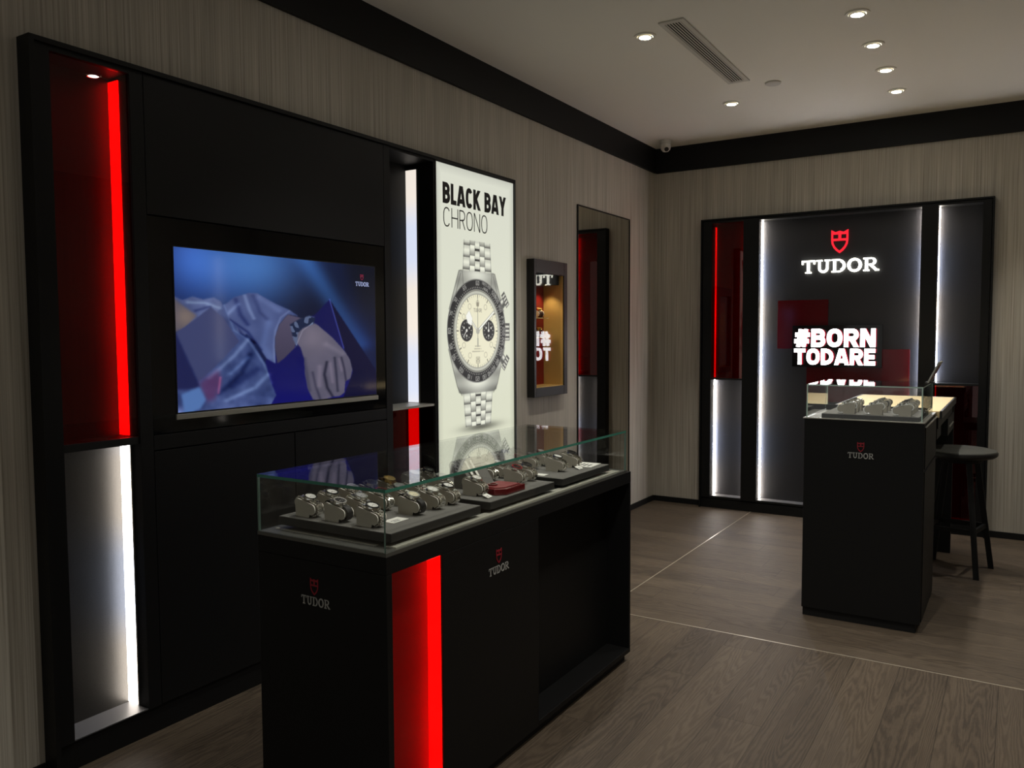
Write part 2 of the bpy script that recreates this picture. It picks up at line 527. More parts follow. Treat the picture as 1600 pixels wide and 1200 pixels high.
def serif_glyphs():
    """slab serif capitals of the shop sign: (advance, strokes(points, width, closed))"""
    a = .20; t = .10
    return {
        'T': (1.02, [([(.51, 0), (.51, 1)], a, 0), ([(.0, .945), (1.02, .945)], .11, 0), ([(.055, 1), (.055, .70)], .11, 0),
                     ([(.965, 1), (.965, .70)], .11, 0), ([(.28, .05), (.74, .05)], t, 0)]),
        'U': (1.08, [([(.24, 1), (.24, .40)] + arc(.54, .37, .30, .29, 180, 360, 12) + [(.84, .40), (.84, 1)], .17, 0),
                     ([(.0, .95), (.46, .95)], t, 0), ([(.64, .95), (1.08, .95)], t, 0)]),
        'D': (1.06, [([(.22, 0), (.22, 1)], a, 0), ([(0, .95), (.52, .95)] + arc(.52, .5, .45, .45, 80, -80, 14) + [(.52, .05), (0, .05)], t, 0),
                     (arc(.50, .5, .44, .40, 62, -62, 12), .19, 0)]),
        'O': (1.10, [([(.55 + .45 * math.cos(x), .5 + .44 * math.sin(x)) for x in [2 * PI * i / 32 for i in range(32)]], .17, 1),
                     (arc(.55, .5, .42, .44, 145, 215, 8), .2, 0), (arc(.55, .5, .42, .44, -35, 35, 8), .2, 0)]),
        'R': (1.14, [([(.22, 0), (.22, 1)], a, 0), ([(0, .95), (.58, .95)] + arc(.60, .72, .24, .23, 85, -85, 10) + [(.58, .48), (.22, .48)], t, 0),
                     (arc(.60, .72, .235, .20, 60, -60, 8), .18, 0), ([(.48, .50), (.94, .06)], .19, 0), ([(0, .05), (.44, .05)], t, 0),
                     ([(.84, .055), (1.14, .055)], .11, 0)]),
    }

def sans_line(text, u0, v0, h, wmap, s, gap, fn, d0, d1, total=None):
    """list of (char, MB); text laid out from (u0, v0), optionally squeezed to a total width"""
    ws = [wmap.get(c, wmap['*']) for c in text]
    L = sum(ws) + gap * (len(text) - 1)
    k = (total / (L * h)) if total else 1.0
    out = []; u = 0
    for c, w_ in zip(text, ws):
        if c != ' ':
            mb = MB()
            for pl, cl in glyph(c, w_, s):
                for qd in stroke_quads(pl, s, bool(cl)):
                    qd = clip_v(qd, 0, 1)
                    if len(qd) > 2:
                        mb.e = getattr(mb, 'e', 0) + 1
                        mb.prism(qd, lambda a, b, d, u=u: fn(u0 + (u + a) * h * k, v0 + b * h, d), d0, d1 + mb.e * 6e-6)
            out.append((c, mb))
        u += w_ + gap
    return out

def serif_line(u0, v0, total, h, fn, d0, d1):
    G = serif_glyphs(); gap = .10; text = 'TUDOR'
    L = sum(G[c][0] for c in text) + gap * 4
    k = total / L; u = 0; out = []
    for c in text:
        mb = MB()
        for pl, sw, cl in G[c][1]:
            mb.stroke(pl, sw, lambda a, b, d, u=u: fn(u0 + (u + a) * k, v0 + b * h, d), d0, d1, bool(cl))
        out.append((c, mb)); u += G[c][0] + gap
    return out

def shield(mb, u0, v0, wd, h, fn, d0, d1, fine=False):
    """heraldic shield: outline, horizontal bar, short vertical bar in the upper field"""
    q = lambda a, b, d: fn(u0 + a * wd, v0 + b * h, d)
    out = [(.07, 1.0), (.27, .915), (.50, .975), (.73, .915), (.93, 1.0), (.93, .60), (.90, .43), (.80, .27), (.66, .14), (.5, .045), (.34, .14), (.20, .27), (.10, .43), (.07, .60)]
    mb.stroke(out, .10, q, d0, d1, True)
    mb.stroke([(.06, .615), (.94, .615)], .10, q, d0, d1)
    mb.stroke([(.5, .62), (.5, .96)], .15, q, d0, d1)
    if not fine:
        mb.stroke([(.10, .885), (.90, .885)], .045, q, d0, d1)
    return mb

def left_fn(x):      # on a surface facing +X
    return lambda u, v, d: (x + d, u, v)
def back_fn(y):      # on a surface facing -Y
    return lambda u, v, d: (u, y - d, v)

def logo(parent, fn, u0, v0, total, h, sh_u, sh_v, sh_w, sh_h, depth=.0012, mats=('logored', 'logogrey')):
    m_ = MB()
    for c, mb in serif_line(u0, v0, total, h, fn, 0, depth):
        m_.add(mb.v, mb.f)
    o = m_.build('lettering', MT[mats[1]], parent)
    s_ = shield(MB(), sh_u, sh_v, sh_w, sh_h, fn, 0, depth).build('shield_emblem', MT[mats[0]], parent)
    return o, s_

# ------------------------------------------------------------------ room shell
def wall_with_holes(axis, c0, c1, u0, u1, z0, z1, holes):
    """slab of thickness c0..c1; grid cut around rectangular holes (ua, ub, za, zb)"""
    us = sorted({u0, u1, *[h[0] for h in holes], *[h[1] for h in holes]})
    zs = sorted({z0, z1, *[h[2] for h in holes], *[h[3] for h in holes]})
    mb = MB()
    for a, b in zip(us, us[1:]):
        # merge vertically
        run = None
        for c, d in zip(zs, zs[1:]):
            inside = any(h[0] <= (a + b) / 2 <= h[1] and h[2] <= (c + d) / 2 <= h[3] for h in holes)
            if not inside:
                run = (run[0], d) if run else (c, d)
            if inside or d == zs[-1]:
                if run:
                    if axis == 0: mb.box(c0, c1, a, b, *run)
                    else: mb.box(a, b, c0, c1, *run)
                run = None
    return mb

HL = [(1.40, 4.24, .085, 2.385), (4.515, 4.945, 1.065, 1.93)]
HB = [(.455, 2.52, .085, 2.385)]
wall_with_holes(0, -.20, 0, YF, YB + .2, 0, ZC, HL).build('wall_left', MT['wall'], kind='structure')
wall_with_holes(1, YB, YB + .20, 0, XR, 0, ZC, HB).build('wall_back', MT['wall'], kind='structure')
box(XR, XR + .1, YF, YB + .2, 0, ZC).build('wall_right', MT['wall'], kind='structure')
box(-.2, XR + .1, YF, YB + .2, ZC, ZC + .08).build('ceiling', MT['ceiling'], kind='structure')
SX, SY = .872, 3.83       # metal inlay lines
fl = MB()
fl.box(-.2, XR + .1, YF, SY - .004, -.06, 0); fl.k = 1
fl.box(-.2, XR + .1, SY + .004, YB + .2, -.06, 0); fl.k = 2
fl.box(-.2, XR + .1, SY - .004, SY + .004, -.06, .0004)
fl.box(SX - .0035, SX + .0035, SY + .004, YB - .0, -.03, .0004)
fl.build('floor', [MT['floorY'], MT['floorX'], MT['inlay']], kind='structure')
box(0.0005, .022, YF, YB, 2.838, ZC - .0005).build('trim_1', MT['blackdeep'], kind='structure')
box(.022, XR, YB - .022, YB - .0005, 2.832, ZC - .0005).build('trim_2', MT['blackdeep'], kind='structure')
bl = MB()
bl.box(.0005, .012, YF, 1.384, 0.0005, .045); bl.box(.0005, .012, 4.262, YB, 0.0005, .045)
bl.build('baseboard_left', MT['blackdeep'], kind='structure')
bb = MB()
bb.box(.012, .44, YB - .012, YB - .0005, 0.0005, .045); bb.box(2.537, XR, YB - .012, YB - .0005, 0.0005, .045)
bb.build('baseboard_back', MT['blackdeep'], kind='structure')

# ------------------------------------------------------------------ ceiling fittings
def downlight(x, y, lab, group, tilt=0.0, power=SPOT_W, aim=(0, 0), cone=96):
    t = thing('downlight', lab, 'ceiling light', (x, y, ZC - .003), group)
    MB().ring(.0430, .058, -.004, .0025, (x, y, ZC - .003), 40).build('trim_ring', MT['trim'], t, smooth=True)
    rot = Matrix.Rotation(R(tilt * .4), 3, 'Y')
    MB().ring(.0305, .0395, -.007, .0, (x, y, ZC - .004), 36, rot).build('gimbal_ring', MT['trim'], t, smooth=True)
    MB().lathe([(.0300, -.004), (.0300, -.0015)], (x, y, ZC - .004), 32, rot).build('lens', MT['bulb'], t)
    ld = bpy.data.lights.new('downlight_beam', 'SPOT')
    ld.energy = power; ld.color = WARM; ld.spot_size = R(cone); ld.spot_blend = .7; ld.shadow_soft_size = .03
    lo = bpy.data.objects.new('downlight_beam', ld); COL.objects.link(lo)
    lo.parent = t; lo.location = (0, 0, -.025)
    lo.rotation_euler = (R(aim[1]), R(aim[0]), 0)
    return t

downlight(.971, 4.12, 'round recessed downlight left of the long air vent', 'downlights along the left wall', 4, aim=(0, 0))
downlight(.982, 5.611, 'round recessed downlight nearest the security camera', 'downlights along the left wall', 5, cone=70)
for i, (y, lab) in enumerate(((4.405, 'largest looking downlight at the top, nearest of the four in the right row'),
                              (4.917, 'second downlight from the front in the right row of four'),
                              (5.412, 'third downlight from the front in the right row of four'),
                              (5.917, 'farthest downlight of the right row, nearest the back cornice'))):
    downlight(1.978, y, lab, 'row of four downlights over the small counter', 5, power=SPOT_W * .8, cone=66)
# unseen downlights: rows carried on, and some added to light the room
for x, y, lab in ((.975, 2.62, 'downlight above the near end of the long counter'), (2.19, 2.90, 'downlight mirrored in the red glass of the left niche'), (2.08, 1.9, 'downlight in the middle of the room, outside the view'),
                  (3.25, 5.75, 'downlight over the right part of the room by the back wall'), (3.6, 2.4, 'unseen downlight added to light the right part of the room, middle'),
                  (3.6, 0.2, 'unseen downlight added to light the right part of the room by the entrance'), (2.3, -.4, 'unseen downlight added behind the photographer to light the room')):
    downlight(x, y, lab, 'downlights outside the view', 4)

t = thing('air_vent', 'long white linear air conditioning grille in the ceiling', 'air vent', (1.166, 4.575, ZC - .001))
fr = MB(); x0, x1, y0, y1 = 1.098, 1.232, 3.985, 5.165
fr.box(x0, x0 + .024, y0, y1, ZC - .008, ZC - .001); fr.box(x1 - .024, x1, y0, y1, ZC - .008, ZC - .001)
fr.box(x0 + .024, x1 - .024, y0, y0 + .03, ZC - .008, ZC - .001); fr.box(x0 + .024, x1 - .024, y1 - .03, y1, ZC - .008, ZC - .001)
fr.build('frame', MT['whiteplastic'], t)
box(x0 + .024, x1 - .024, y0 + .03, y1 - .03, ZC - .002, ZC - .001).build('backing', MT['ventdark'], t)
for i in range(6):
    xx = x0 + .0305 + i * .0146
    box(xx - .0036, xx + .0036, y0 + .03, y1 - .03, ZC - .0072, ZC - .0064).build('slat', MT['whiteplastic'], t)
tag(MB().lathe([(.042, -.012), (.048, -.008), (.048, 0)], (1.34, 5.306, ZC - .0005), 36).build('smoke_detector', MT['whiteplastic'], smooth=True),
    'small round flat smoke detector disc on the ceiling beyond the vent', 'smoke detector')
t = thing('security_camera', 'small white dome security camera on the ceiling in the far corner', 'camera', (.209, 6.369, ZC))
MB().lathe([(.044, -.030), (.048, -.025), (.048, 0)], (.209, 6.369, ZC - .0005), 28).build('mount', MT['whiteplastic'], t, smooth=True)
MB().lathe([(0.001, -.096), (.022, -.092), (.036, -.078), (.043, -.056), (.040, -.030)], (.209, 6.369, ZC - .0005), 28).build('dome', MT['whiteplastic'], t, smooth=True)
d = Vector((.5, -.7, -.75)).normalized()
q = Vector((0, 0, 1)).rotation_difference(d).to_matrix()
MB().lathe([(.018, .028), (.018, .046)], (.209, 6.369, ZC - .052), 20, q).build('camera_lens', MT['blackgloss'], t)

# ------------------------------------------------------------------ left display wall unit
FX = .06
U = thing('display_wall_unit', 'tall black display unit along the left wall with red and lit niches', 'display unit', (0, 1.387, 0))
fr = MB()
ZT = 2.398
fr.box(.0005, FX + .012, 1.387, 1.403, .0, ZT)                       # thin outer edge
fr.box(.0005, FX + .012, 1.403, 4.256, ZT - .016, ZT)                # top edge
fr.box(-.19, FX, 1.403, 1.455, .10, ZT - .016)                       # near post
fr.box(-.19, FX, 1.7285, 1.779, .10, ZT - .016)                      # post right of the first niche
fr.box(-.19, FX, 3.056, 3.100, .10, ZT - .016)                       # post left of the second niche
fr.box(-.19, FX, 3.450, 3.462, .10, ZT - .016)
fr.box(-.19, FX, 1.455, 1.7285, 2.365, ZT - .016); fr.box(-.19, FX, 3.100, 3.450, 2.368, ZT - .016)
fr.box(-.04, FX - .012, 1.403, 4.256, .0, .100)                         # plinth
fr.box(-.19, -.185, 1.403, 3.462, .10, ZT - .016)
fr.build('frame', MT['black'], U)
# cover panels and doors with shadow gaps
g = .0025
box(-.05, FX, 1.779 + g, 3.056 - g, 1.888 + g, ZT - .016 - g).build('cover_panel', MT['black'], U, bevel=.0008)
box(-.05, FX, 1.779 + g, 3.056 - g, 1.040 + g, 1.098 - g).build('cover_panel', MT['black'], U, bevel=.0008)
for a, b in ((1.779, 2.452), (2.452, 3.056)):
    box(-.05, FX, a + g, b - g, .100 + g, 1.040 - g).build('door', MT['black'], U, bevel=.0008)
box(-.05, -.045, 1.779, 3.056, .1, 2.36).build('carcass', MT['blackdeep'], U)

def led_strip(parent, mb, name='light_strip', m_='led'):
    return mb.build(name, MT[m_], parent)

# niche 1: silver panel, red glass above, white strip on the far side
box(-.07, -.06, 1.455, 1.7285, .10, 2.365).build('silver_panel', MT['silver'], U)
box(-.055, FX - .006, 1.4555, 1.728, 1.072, 1.098).build('shelf', MT['blackdeep'], U)
box(-.060, FX - .004, 1.4555, 1.728, .100, .104).build('niche_sill', MT['sillgrey'], U)
led_strip(U, box(-.0595, -.004, 1.7245, 1.7284, .106, 1.070), m_='ledleft')
led_strip(U, box(-.0595, -.004, 1.7245, 1.7284, 1.100, 2.352), m_='led')
box(-.003, .003, 1.7255, 1.7284, .106, 1.070).build('strip_edge', MT['satin'], U)
box(.044, .050, 1.4555, 1.728, 1.0985, 2.364).build('red_glass_panel', MT['redglass'], U)
# niche 2: deeper, open above, red glass below
box(-.135, -.125, 3.100, 3.450, .10, 2.368).build('back_panel', MT['blackdeep'], U)
box(-.125, FX - .006, 3.1005, 3.4495, 1.078, 1.090).build('shelf', MT['satin'], U)
for z0, z1 in ((.106, 1.076), (1.092, 2.340)):
    led_strip(U, box(-.1245, -.050, 3.4465, 3.4495, z0, z1), m_='ledpale')
    box(-.050, -.044, 3.444, 3.4495, z0, z1).build('strip_edge', MT['satin'], U)
box(.040, .046, 3.1005, 3.4495, .1005, 1.0775).build('red_glass_panel', MT['redglass'], U)

# ------------------------------------------------------------------ television picture
def grid_picture(name, col, fn, parent, m_):
    """col: (rows, cols, 3) linear colours, row 0 at the bottom; fn(u, v) -> 3D for u, v in 0..1"""
    nr, nc = col.shape[:2]
    u, v = np.meshgrid(np.linspace(0, 1, nc), np.linspace(0, 1, nr))
    P = fn(u, v)
    off = Vector((0, 0, 0)); q = parent
    while q is not None: off = off + q.location; q = q.parent
    P = P.reshape(-1, 3) - np.array(off)
    idx = np.arange(nr * nc).reshape(nr, nc)
    F = np.stack([idx[:-1, :-1], idx[:-1, 1:], idx[1:, 1:], idx[1:, :-1]], -1).reshape(-1, 4)
    me = bpy.data.meshes.new(name)
    me.vertices.add(nr * nc); me.vertices.foreach_set('co', P.astype(np.float32).ravel())
    me.loops.add(F.size); me.loops.foreach_set('vertex_index', F.astype(np.int32).ravel())
    me.polygons.add(len(F)); me.polygons.foreach_set('loop_start', np.arange(0, F.size, 4, dtype=np.int32))
    me.update(calc_edges=True)
    a = me.color_attributes.new('picture', 'FLOAT_COLOR', 'POINT')
    c4 = np.ones((nr * nc, 4), np.float32); c4[:, :3] = col.reshape(-1, 3)
    a.data.foreach_set('color', c4.ravel())
    me.materials.append(m_)
    o = bpy.data.objects.new(name, me); COL.objects.link(o); o.parent = parent
    return o

def lin(c):
    c = np.clip(np.asarray(c, float) / 255, 0, 1)
    return np.where(c <= .04045, c / 12.92, ((c + .055) / 1.055) ** 2.4)

def pmask(U_, V_, poly):
    m_ = np.zeros(U_.shape, bool); n = len(poly)
    for i in range(n):
        x1, y1 = poly[i]; x2, y2 = poly[(i + 1) % n]
        if y1 == y2: continue
        c = ((V_ < y1) != (V_ < y2)) & (U_ < (x2 - x1) * (V_ - y1) / (y2 - y1) + x1)
        m_ ^= c
    return m_.astype(float)

def blur(a, k):
    if k < 1: return a
    w_ = np.exp(-.5 * (np.arange(-2 * k, 2 * k + 1) / k) ** 2); w_ /= w_.sum()
    for ax in (0, 1):
        p = np.pad(a, [(2 * k, 2 * k) if i == ax else (0, 0) for i in range(2)], 'edge')
        a = np.apply_along_axis(lambda r_: np.convolve(r_, w_, 'valid'), ax, p)
    return a

def sdist(U_, V_, pl):
    d = np.full(U_.shape, 1e9)
    for (x1, y1), (x2, y2) in zip(pl, pl[1:]):
        dx, dy = x2 - x1, y2 - y1
        t_ = np.clip(((U_ - x1) * dx + (V_ - y1) * dy) / (dx * dx + dy * dy + 1e-12), 0, 1)
        d = np.minimum(d, np.hypot(U_ - x1 - t_ * dx, V_ - y1 - t_ * dy))
    return d

def tv_picture():
    nc, nr = 440, 256
    U_, V_ = np.meshgrid(np.linspace(0, 1, nc), np.linspace(0, 1, nr))   # V down from the top
    C_ = np.zeros((nr, nc, 3))
    def over(m_, col):
        nonlocal C_
        C_ = C_ * (1 - m_[..., None]) + np.asarray(col, float) * m_[..., None]
    def addl(m_, col):
        nonlocal C_
        C_ = C_ + m_[..., None] * np.asarray(col, float)
    base = np.array([22, 34, 84.]); C_[:] = base
    g_ = lambda cx, cy, sx, sy: np.exp(-(((U_ - cx) / sx) ** 2 + ((V_ - cy) / sy) ** 2))
    addl(g_(.34, .06, .24, .28), (62, 104, 136)); addl(g_(.08, .12, .16, .22), (24, 46, 78)); addl(g_(.05, .0, .1, .2), (20, 30, 50))
    addl(-g_(.97, .08, .30, .42), (10, 16, 46)); addl(-g_(.56, .34, .16, .2), (4, 12, 30))
    s_ = sdist(U_, V_, [(.55, -.1), (.90, .60)]); addl(np.exp(-(s_ / .06) ** 2) * np.clip(1.1 - V_ * .5, 0, 1), (26, 54, 82))
    s_ = sdist(U_, V_, [(.74, -.1), (.95, .60)]); addl(np.exp(-(s_ / .05) ** 2), (0, 4, 12))
    # dark blue pyramid
    pl = [(.722, .27), (.81, .665), (.854, .813), (.795, 1.01), (.40, 1.01), (.38, .70), (.52, .60), (.55, .45), (.641, .381)]
    over(blur(pmask(U_, V_, pl), 1), (20, 22, 96))
    addl(blur(pmask(U_, V_, pl), 1) * np.clip((V_ - .5) * 1.6, 0, 1), (2, 0, 34))
    over(blur(pmask(U_, V_, [(.722, .27), (.997, .806), (1.01, 1.01), (.79, 1.01), (.854, .813), (.81, .665)]), 1), (12, 12, 60))
    addl(np.exp(-(sdist(U_, V_, [(.722, .27), (.80, .63)]) / .004) ** 2), (50, 54, 84))
    rng = np.random.RandomState(3)
    nz = blur(rng.randn(nr, nc), 9); nz /= nz.std()
    nz2 = blur(rng.randn(nr, nc), 3); nz2 /= nz2.std()
    # shirt body and sleeves
    cloth = (96, 112, 170)
    back = [(-.01, .29), (.029, .318), (.068, .293), (.112, .308), (.157, .292), (.185, .318), (.193, .345), (.231, .323), (.30, .50), (.268, .60), (.065, .60), (-.01, .60)]
    body = [(.194, .338), (.222, .323), (.253, .503), (.306, .545), (.385, .735), (.40, .838), (.43, .944), (.404, .99), (.223, 1.0), (.112, 1.01), (.082, .864), (.0, .90), (.0, .5), (.15, .42)]
    low = [(-.01, .84), (.09, .80), (.2, .9), (.42, .96), (.40, 1.01), (-.01, 1.01)]
    for pg, cc in ((back, (96, 110, 164)), (body, (70, 88, 148)), (low, (76, 94, 156))):
        mk = blur(pmask(U_, V_, pg), 1); over(mk, cc); addl(mk * nz * .6, (14, 15, 17)); addl(mk * nz2 * .3, (10, 11, 12))
    mk = blur(pmask(U_, V_, [(-.01, .301), (.025, .345), (.084, .409), (.048, .475), (-.01, .52)]), 2); over(mk, (112, 104, 116))
    addl(mk * g_(.04, .42, .04, .06), (36, 28, 12))
    panel = [(.0, .521), (.143, .354), (.193, .42), (.262, .572), (.152, .734), (.083, .823)]
    over(blur(pmask(U_, V_, panel), 1), (74, 82, 132)); over(blur(pmask(U_, V_, [(-.01, .55), (.0, .521), (.083, .823), (.09, .86), (-.01, .86)]), 2), (34, 40, 96))
    # folds in the body
    for p_, wd, cc in (([(.13, .80), (.24, .66), (.30, .56)], .012, (48, 52, 50)), ([(.17, .90), (.27, .78), (.31, .66)], .016, (-42, -44, -46)),
                       ([(.20, .95), (.33, .88), (.39, .80)], .014, (46, 52, 52)), ([(.22, .78), (.30, .68)], .012, (34, 40, 44)), ([(.23, .86), (.34, .76)], .02, (-30, -32, -30)),
                       ([(.20, .34), (.24, .50), (.30, .56), (.37, .72), (.41, .86)], .006, (26, 30, 28)), ([(.23, .36), (.27, .52), (.33, .58)], .008, (-40, -42, -38)),
                       ([(.05, .33), (.12, .33), (.18, .36)], .010, (40, 46, 40)), ([(.08, .38), (.14, .35)], .008, (-36, -38, -34))):
        addl(np.exp(-(sdist(U_, V_, p_) / wd) ** 2), cc)
    over(blur(pmask(U_, V_, [(.087, .824), (.17, .749), (.178, .832), (.149, .939), (.113, .948)]), 4) * .75, (104, 56, 110))
    addl(np.exp(-(sdist(U_, V_, [(.175, .80), (.165, .90)]) / .006) ** 2), (70, 20, 20))
    over(blur(pmask(U_, V_, [(.013, .889), (.087, .851), (.113, .935), (.085, .995), (.024, 1.01)]), 2), (100, 142, 214))
    # forearm sleeve
    sl = [(.203, .338), (.241, .288), (.31, .252), (.35, .254), (.431, .314), (.506, .358), (.55, .399), (.495, .388), (.451, .459), (.429, .562), (.429, .726), (.386, .691), (.336, .574), (.277, .503), (.221, .433)]
    mk = blur(pmask(U_, V_, sl), 1); over(mk, (90, 106, 164)); addl(mk * nz * .5, (12, 13, 14))
    for p_, wd, cc in (([(.25, .30), (.27, .40), (.30, .46)], .012, (-38, -40, -36)), ([(.29, .27), (.31, .36), (.33, .42)], .010, (44, 48, 46)),
                       ([(.33, .27), (.36, .38), (.39, .42)], .012, (-24, -26, -26)), ([(.36, .28), (.45, .36)], .020, (22, 24, 26)),
                       ([(.40, .45), (.37, .60), (.40, .68)], .018, (12, 16, 20)), ([(.21, .40), (.26, .33)], .010, (36, 40, 40)),
                       ([(.506, .362), (.46, .41), (.432, .50), (.423, .60), (.425, .72)], .006, (26, 26, 24)), ([(.22, .43), (.30, .51), (.36, .63)], .008, (-44, -46, -40))):
        addl(mk * np.exp(-(sdist(U_, V_, p_) / wd) ** 2), cc)
    # wrist, hand and fingers
    wr = [(.451, .459), (.495, .388), (.55, .406), (.595, .428), (.56, .504), (.526, .623), (.47, .696), (.438, .726), (.428, .62), (.429, .547)]
    mk = blur(pmask(U_, V_, wr), 1); over(mk, (84, 78, 106)); addl(mk * np.clip((.62 - U_) * 0 + (V_ - .4) * -1.2 + .3, -.4, .4), (60, 56, 60))
    hd = [(.618, .435), (.652, .458), (.736, .552), (.803, .649), (.835, .714), (.85, .796), (.838, .86), (.805, .885), (.80, .965), (.77, .99), (.735, .99), (.70, 1.0), (.66, 1.01), (.619, .996),
          (.591, .916), (.578, .808), (.575, .701), (.559, .625), (.526, .564), (.549, .504)]
    mk = blur(pmask(U_, V_, hd), 1); over(mk, (112, 108, 132)); addl(mk * g_(.63, .55, .09, .12), (26, 22, 18)); addl(mk * nz * .4, (8, 7, 8))
    for p_, wd, cc in (([(.70, .73), (.685, .82), (.70, .92), (.735, 1.0)], .009, (-62, -58, -58)), ([(.745, .70), (.752, .80), (.76, .95)], .008, (-50, -46, -46)),
                       ([(.785, .70), (.80, .78), (.81, .88)], .007, (-46, -44, -42)), ([(.62, .80), (.635, .90), (.66, 1.0)], .008, (-34, -32, -30)),
                       ([(.66, .76), (.655, .90)], .014, (24, 20, 20)), ([(.72, .74), (.73, .88)], .010, (22, 18, 18)), ([(.77, .71), (.785, .80)], .008, (20, 16, 16)),
                       ([(.70, .60), (.79, .67)], .02, (22, 20, 20)), ([(.575, .70), (.60, .93)], .012, (-26, -24, -20))):
        addl(mk * np.exp(-(sdist(U_, V_, p_) / wd) ** 2), cc)
    wt = [(.505, .459), (.55, .421), (.607, .394), (.641, .405), (.632, .451), (.572, .481), (.545, .52), (.54, .624), (.521, .563)]
    mk = blur(pmask(U_, V_, wt), 1); over(mk, (70, 84, 122)); addl(mk * np.sign(nz2) * .8, (46, 48, 50))
    addl(np.exp(-(sdist(U_, V_, [(.53, .62), (.57, .50), (.63, .44)]) / .003) ** 2), (34, 36, 38))
    addl(np.exp(-(sdist(U_, V_, [(.80, .15), (.80, .16)]) / .001) ** 2) * 0, (0, 0, 0))
    C_ = np.clip(C_, 3, 250)
    return lin(C_ * .97)[::-1]

T = thing('television', 'large wall television showing a blue picture of a cuffed arm', 'television', (FX - .01, 2.42, 1.10))
box(-.04, FX - .004, 1.7815, 3.0535, 1.100, 1.886).build('bezel', MT['blackgloss'], T)
tvp = tv_picture()
YA, YB2, ZA, ZB = 1.884, 2.981, 1.171, 1.784
box(FX - .0035, FX - .0015, YA - .004, YB2 + .004, ZA - .004, ZB + .004).build('screen_edge', MT['piano'], T)
grid_picture('screen', tvp, lambda u, v: np.stack([np.full(u.shape, FX - .0010), YA + u * (YB2 - YA), ZA + v * (ZB - ZA)], -1), T, MT['tv'])
box(FX - .003, FX + .006, YA - .010, YB2 + .006, ZA - .026, ZA - .006).build('speaker_bar', MT['satin'], T, bevel=.001)
lt = MB()
for c, mb in serif_line(2.846, 1.688, .092, .020, left_fn(FX - .0008), 0, .0008): lt.add(mb.v, mb.f)
lt.build('lettering', MT['tvwhite'], T)
shield(MB(), 2.879, 1.716, .022, .026, left_fn(FX - .0008), 0, .0008).build('shield_emblem', MT['tvred'], T)

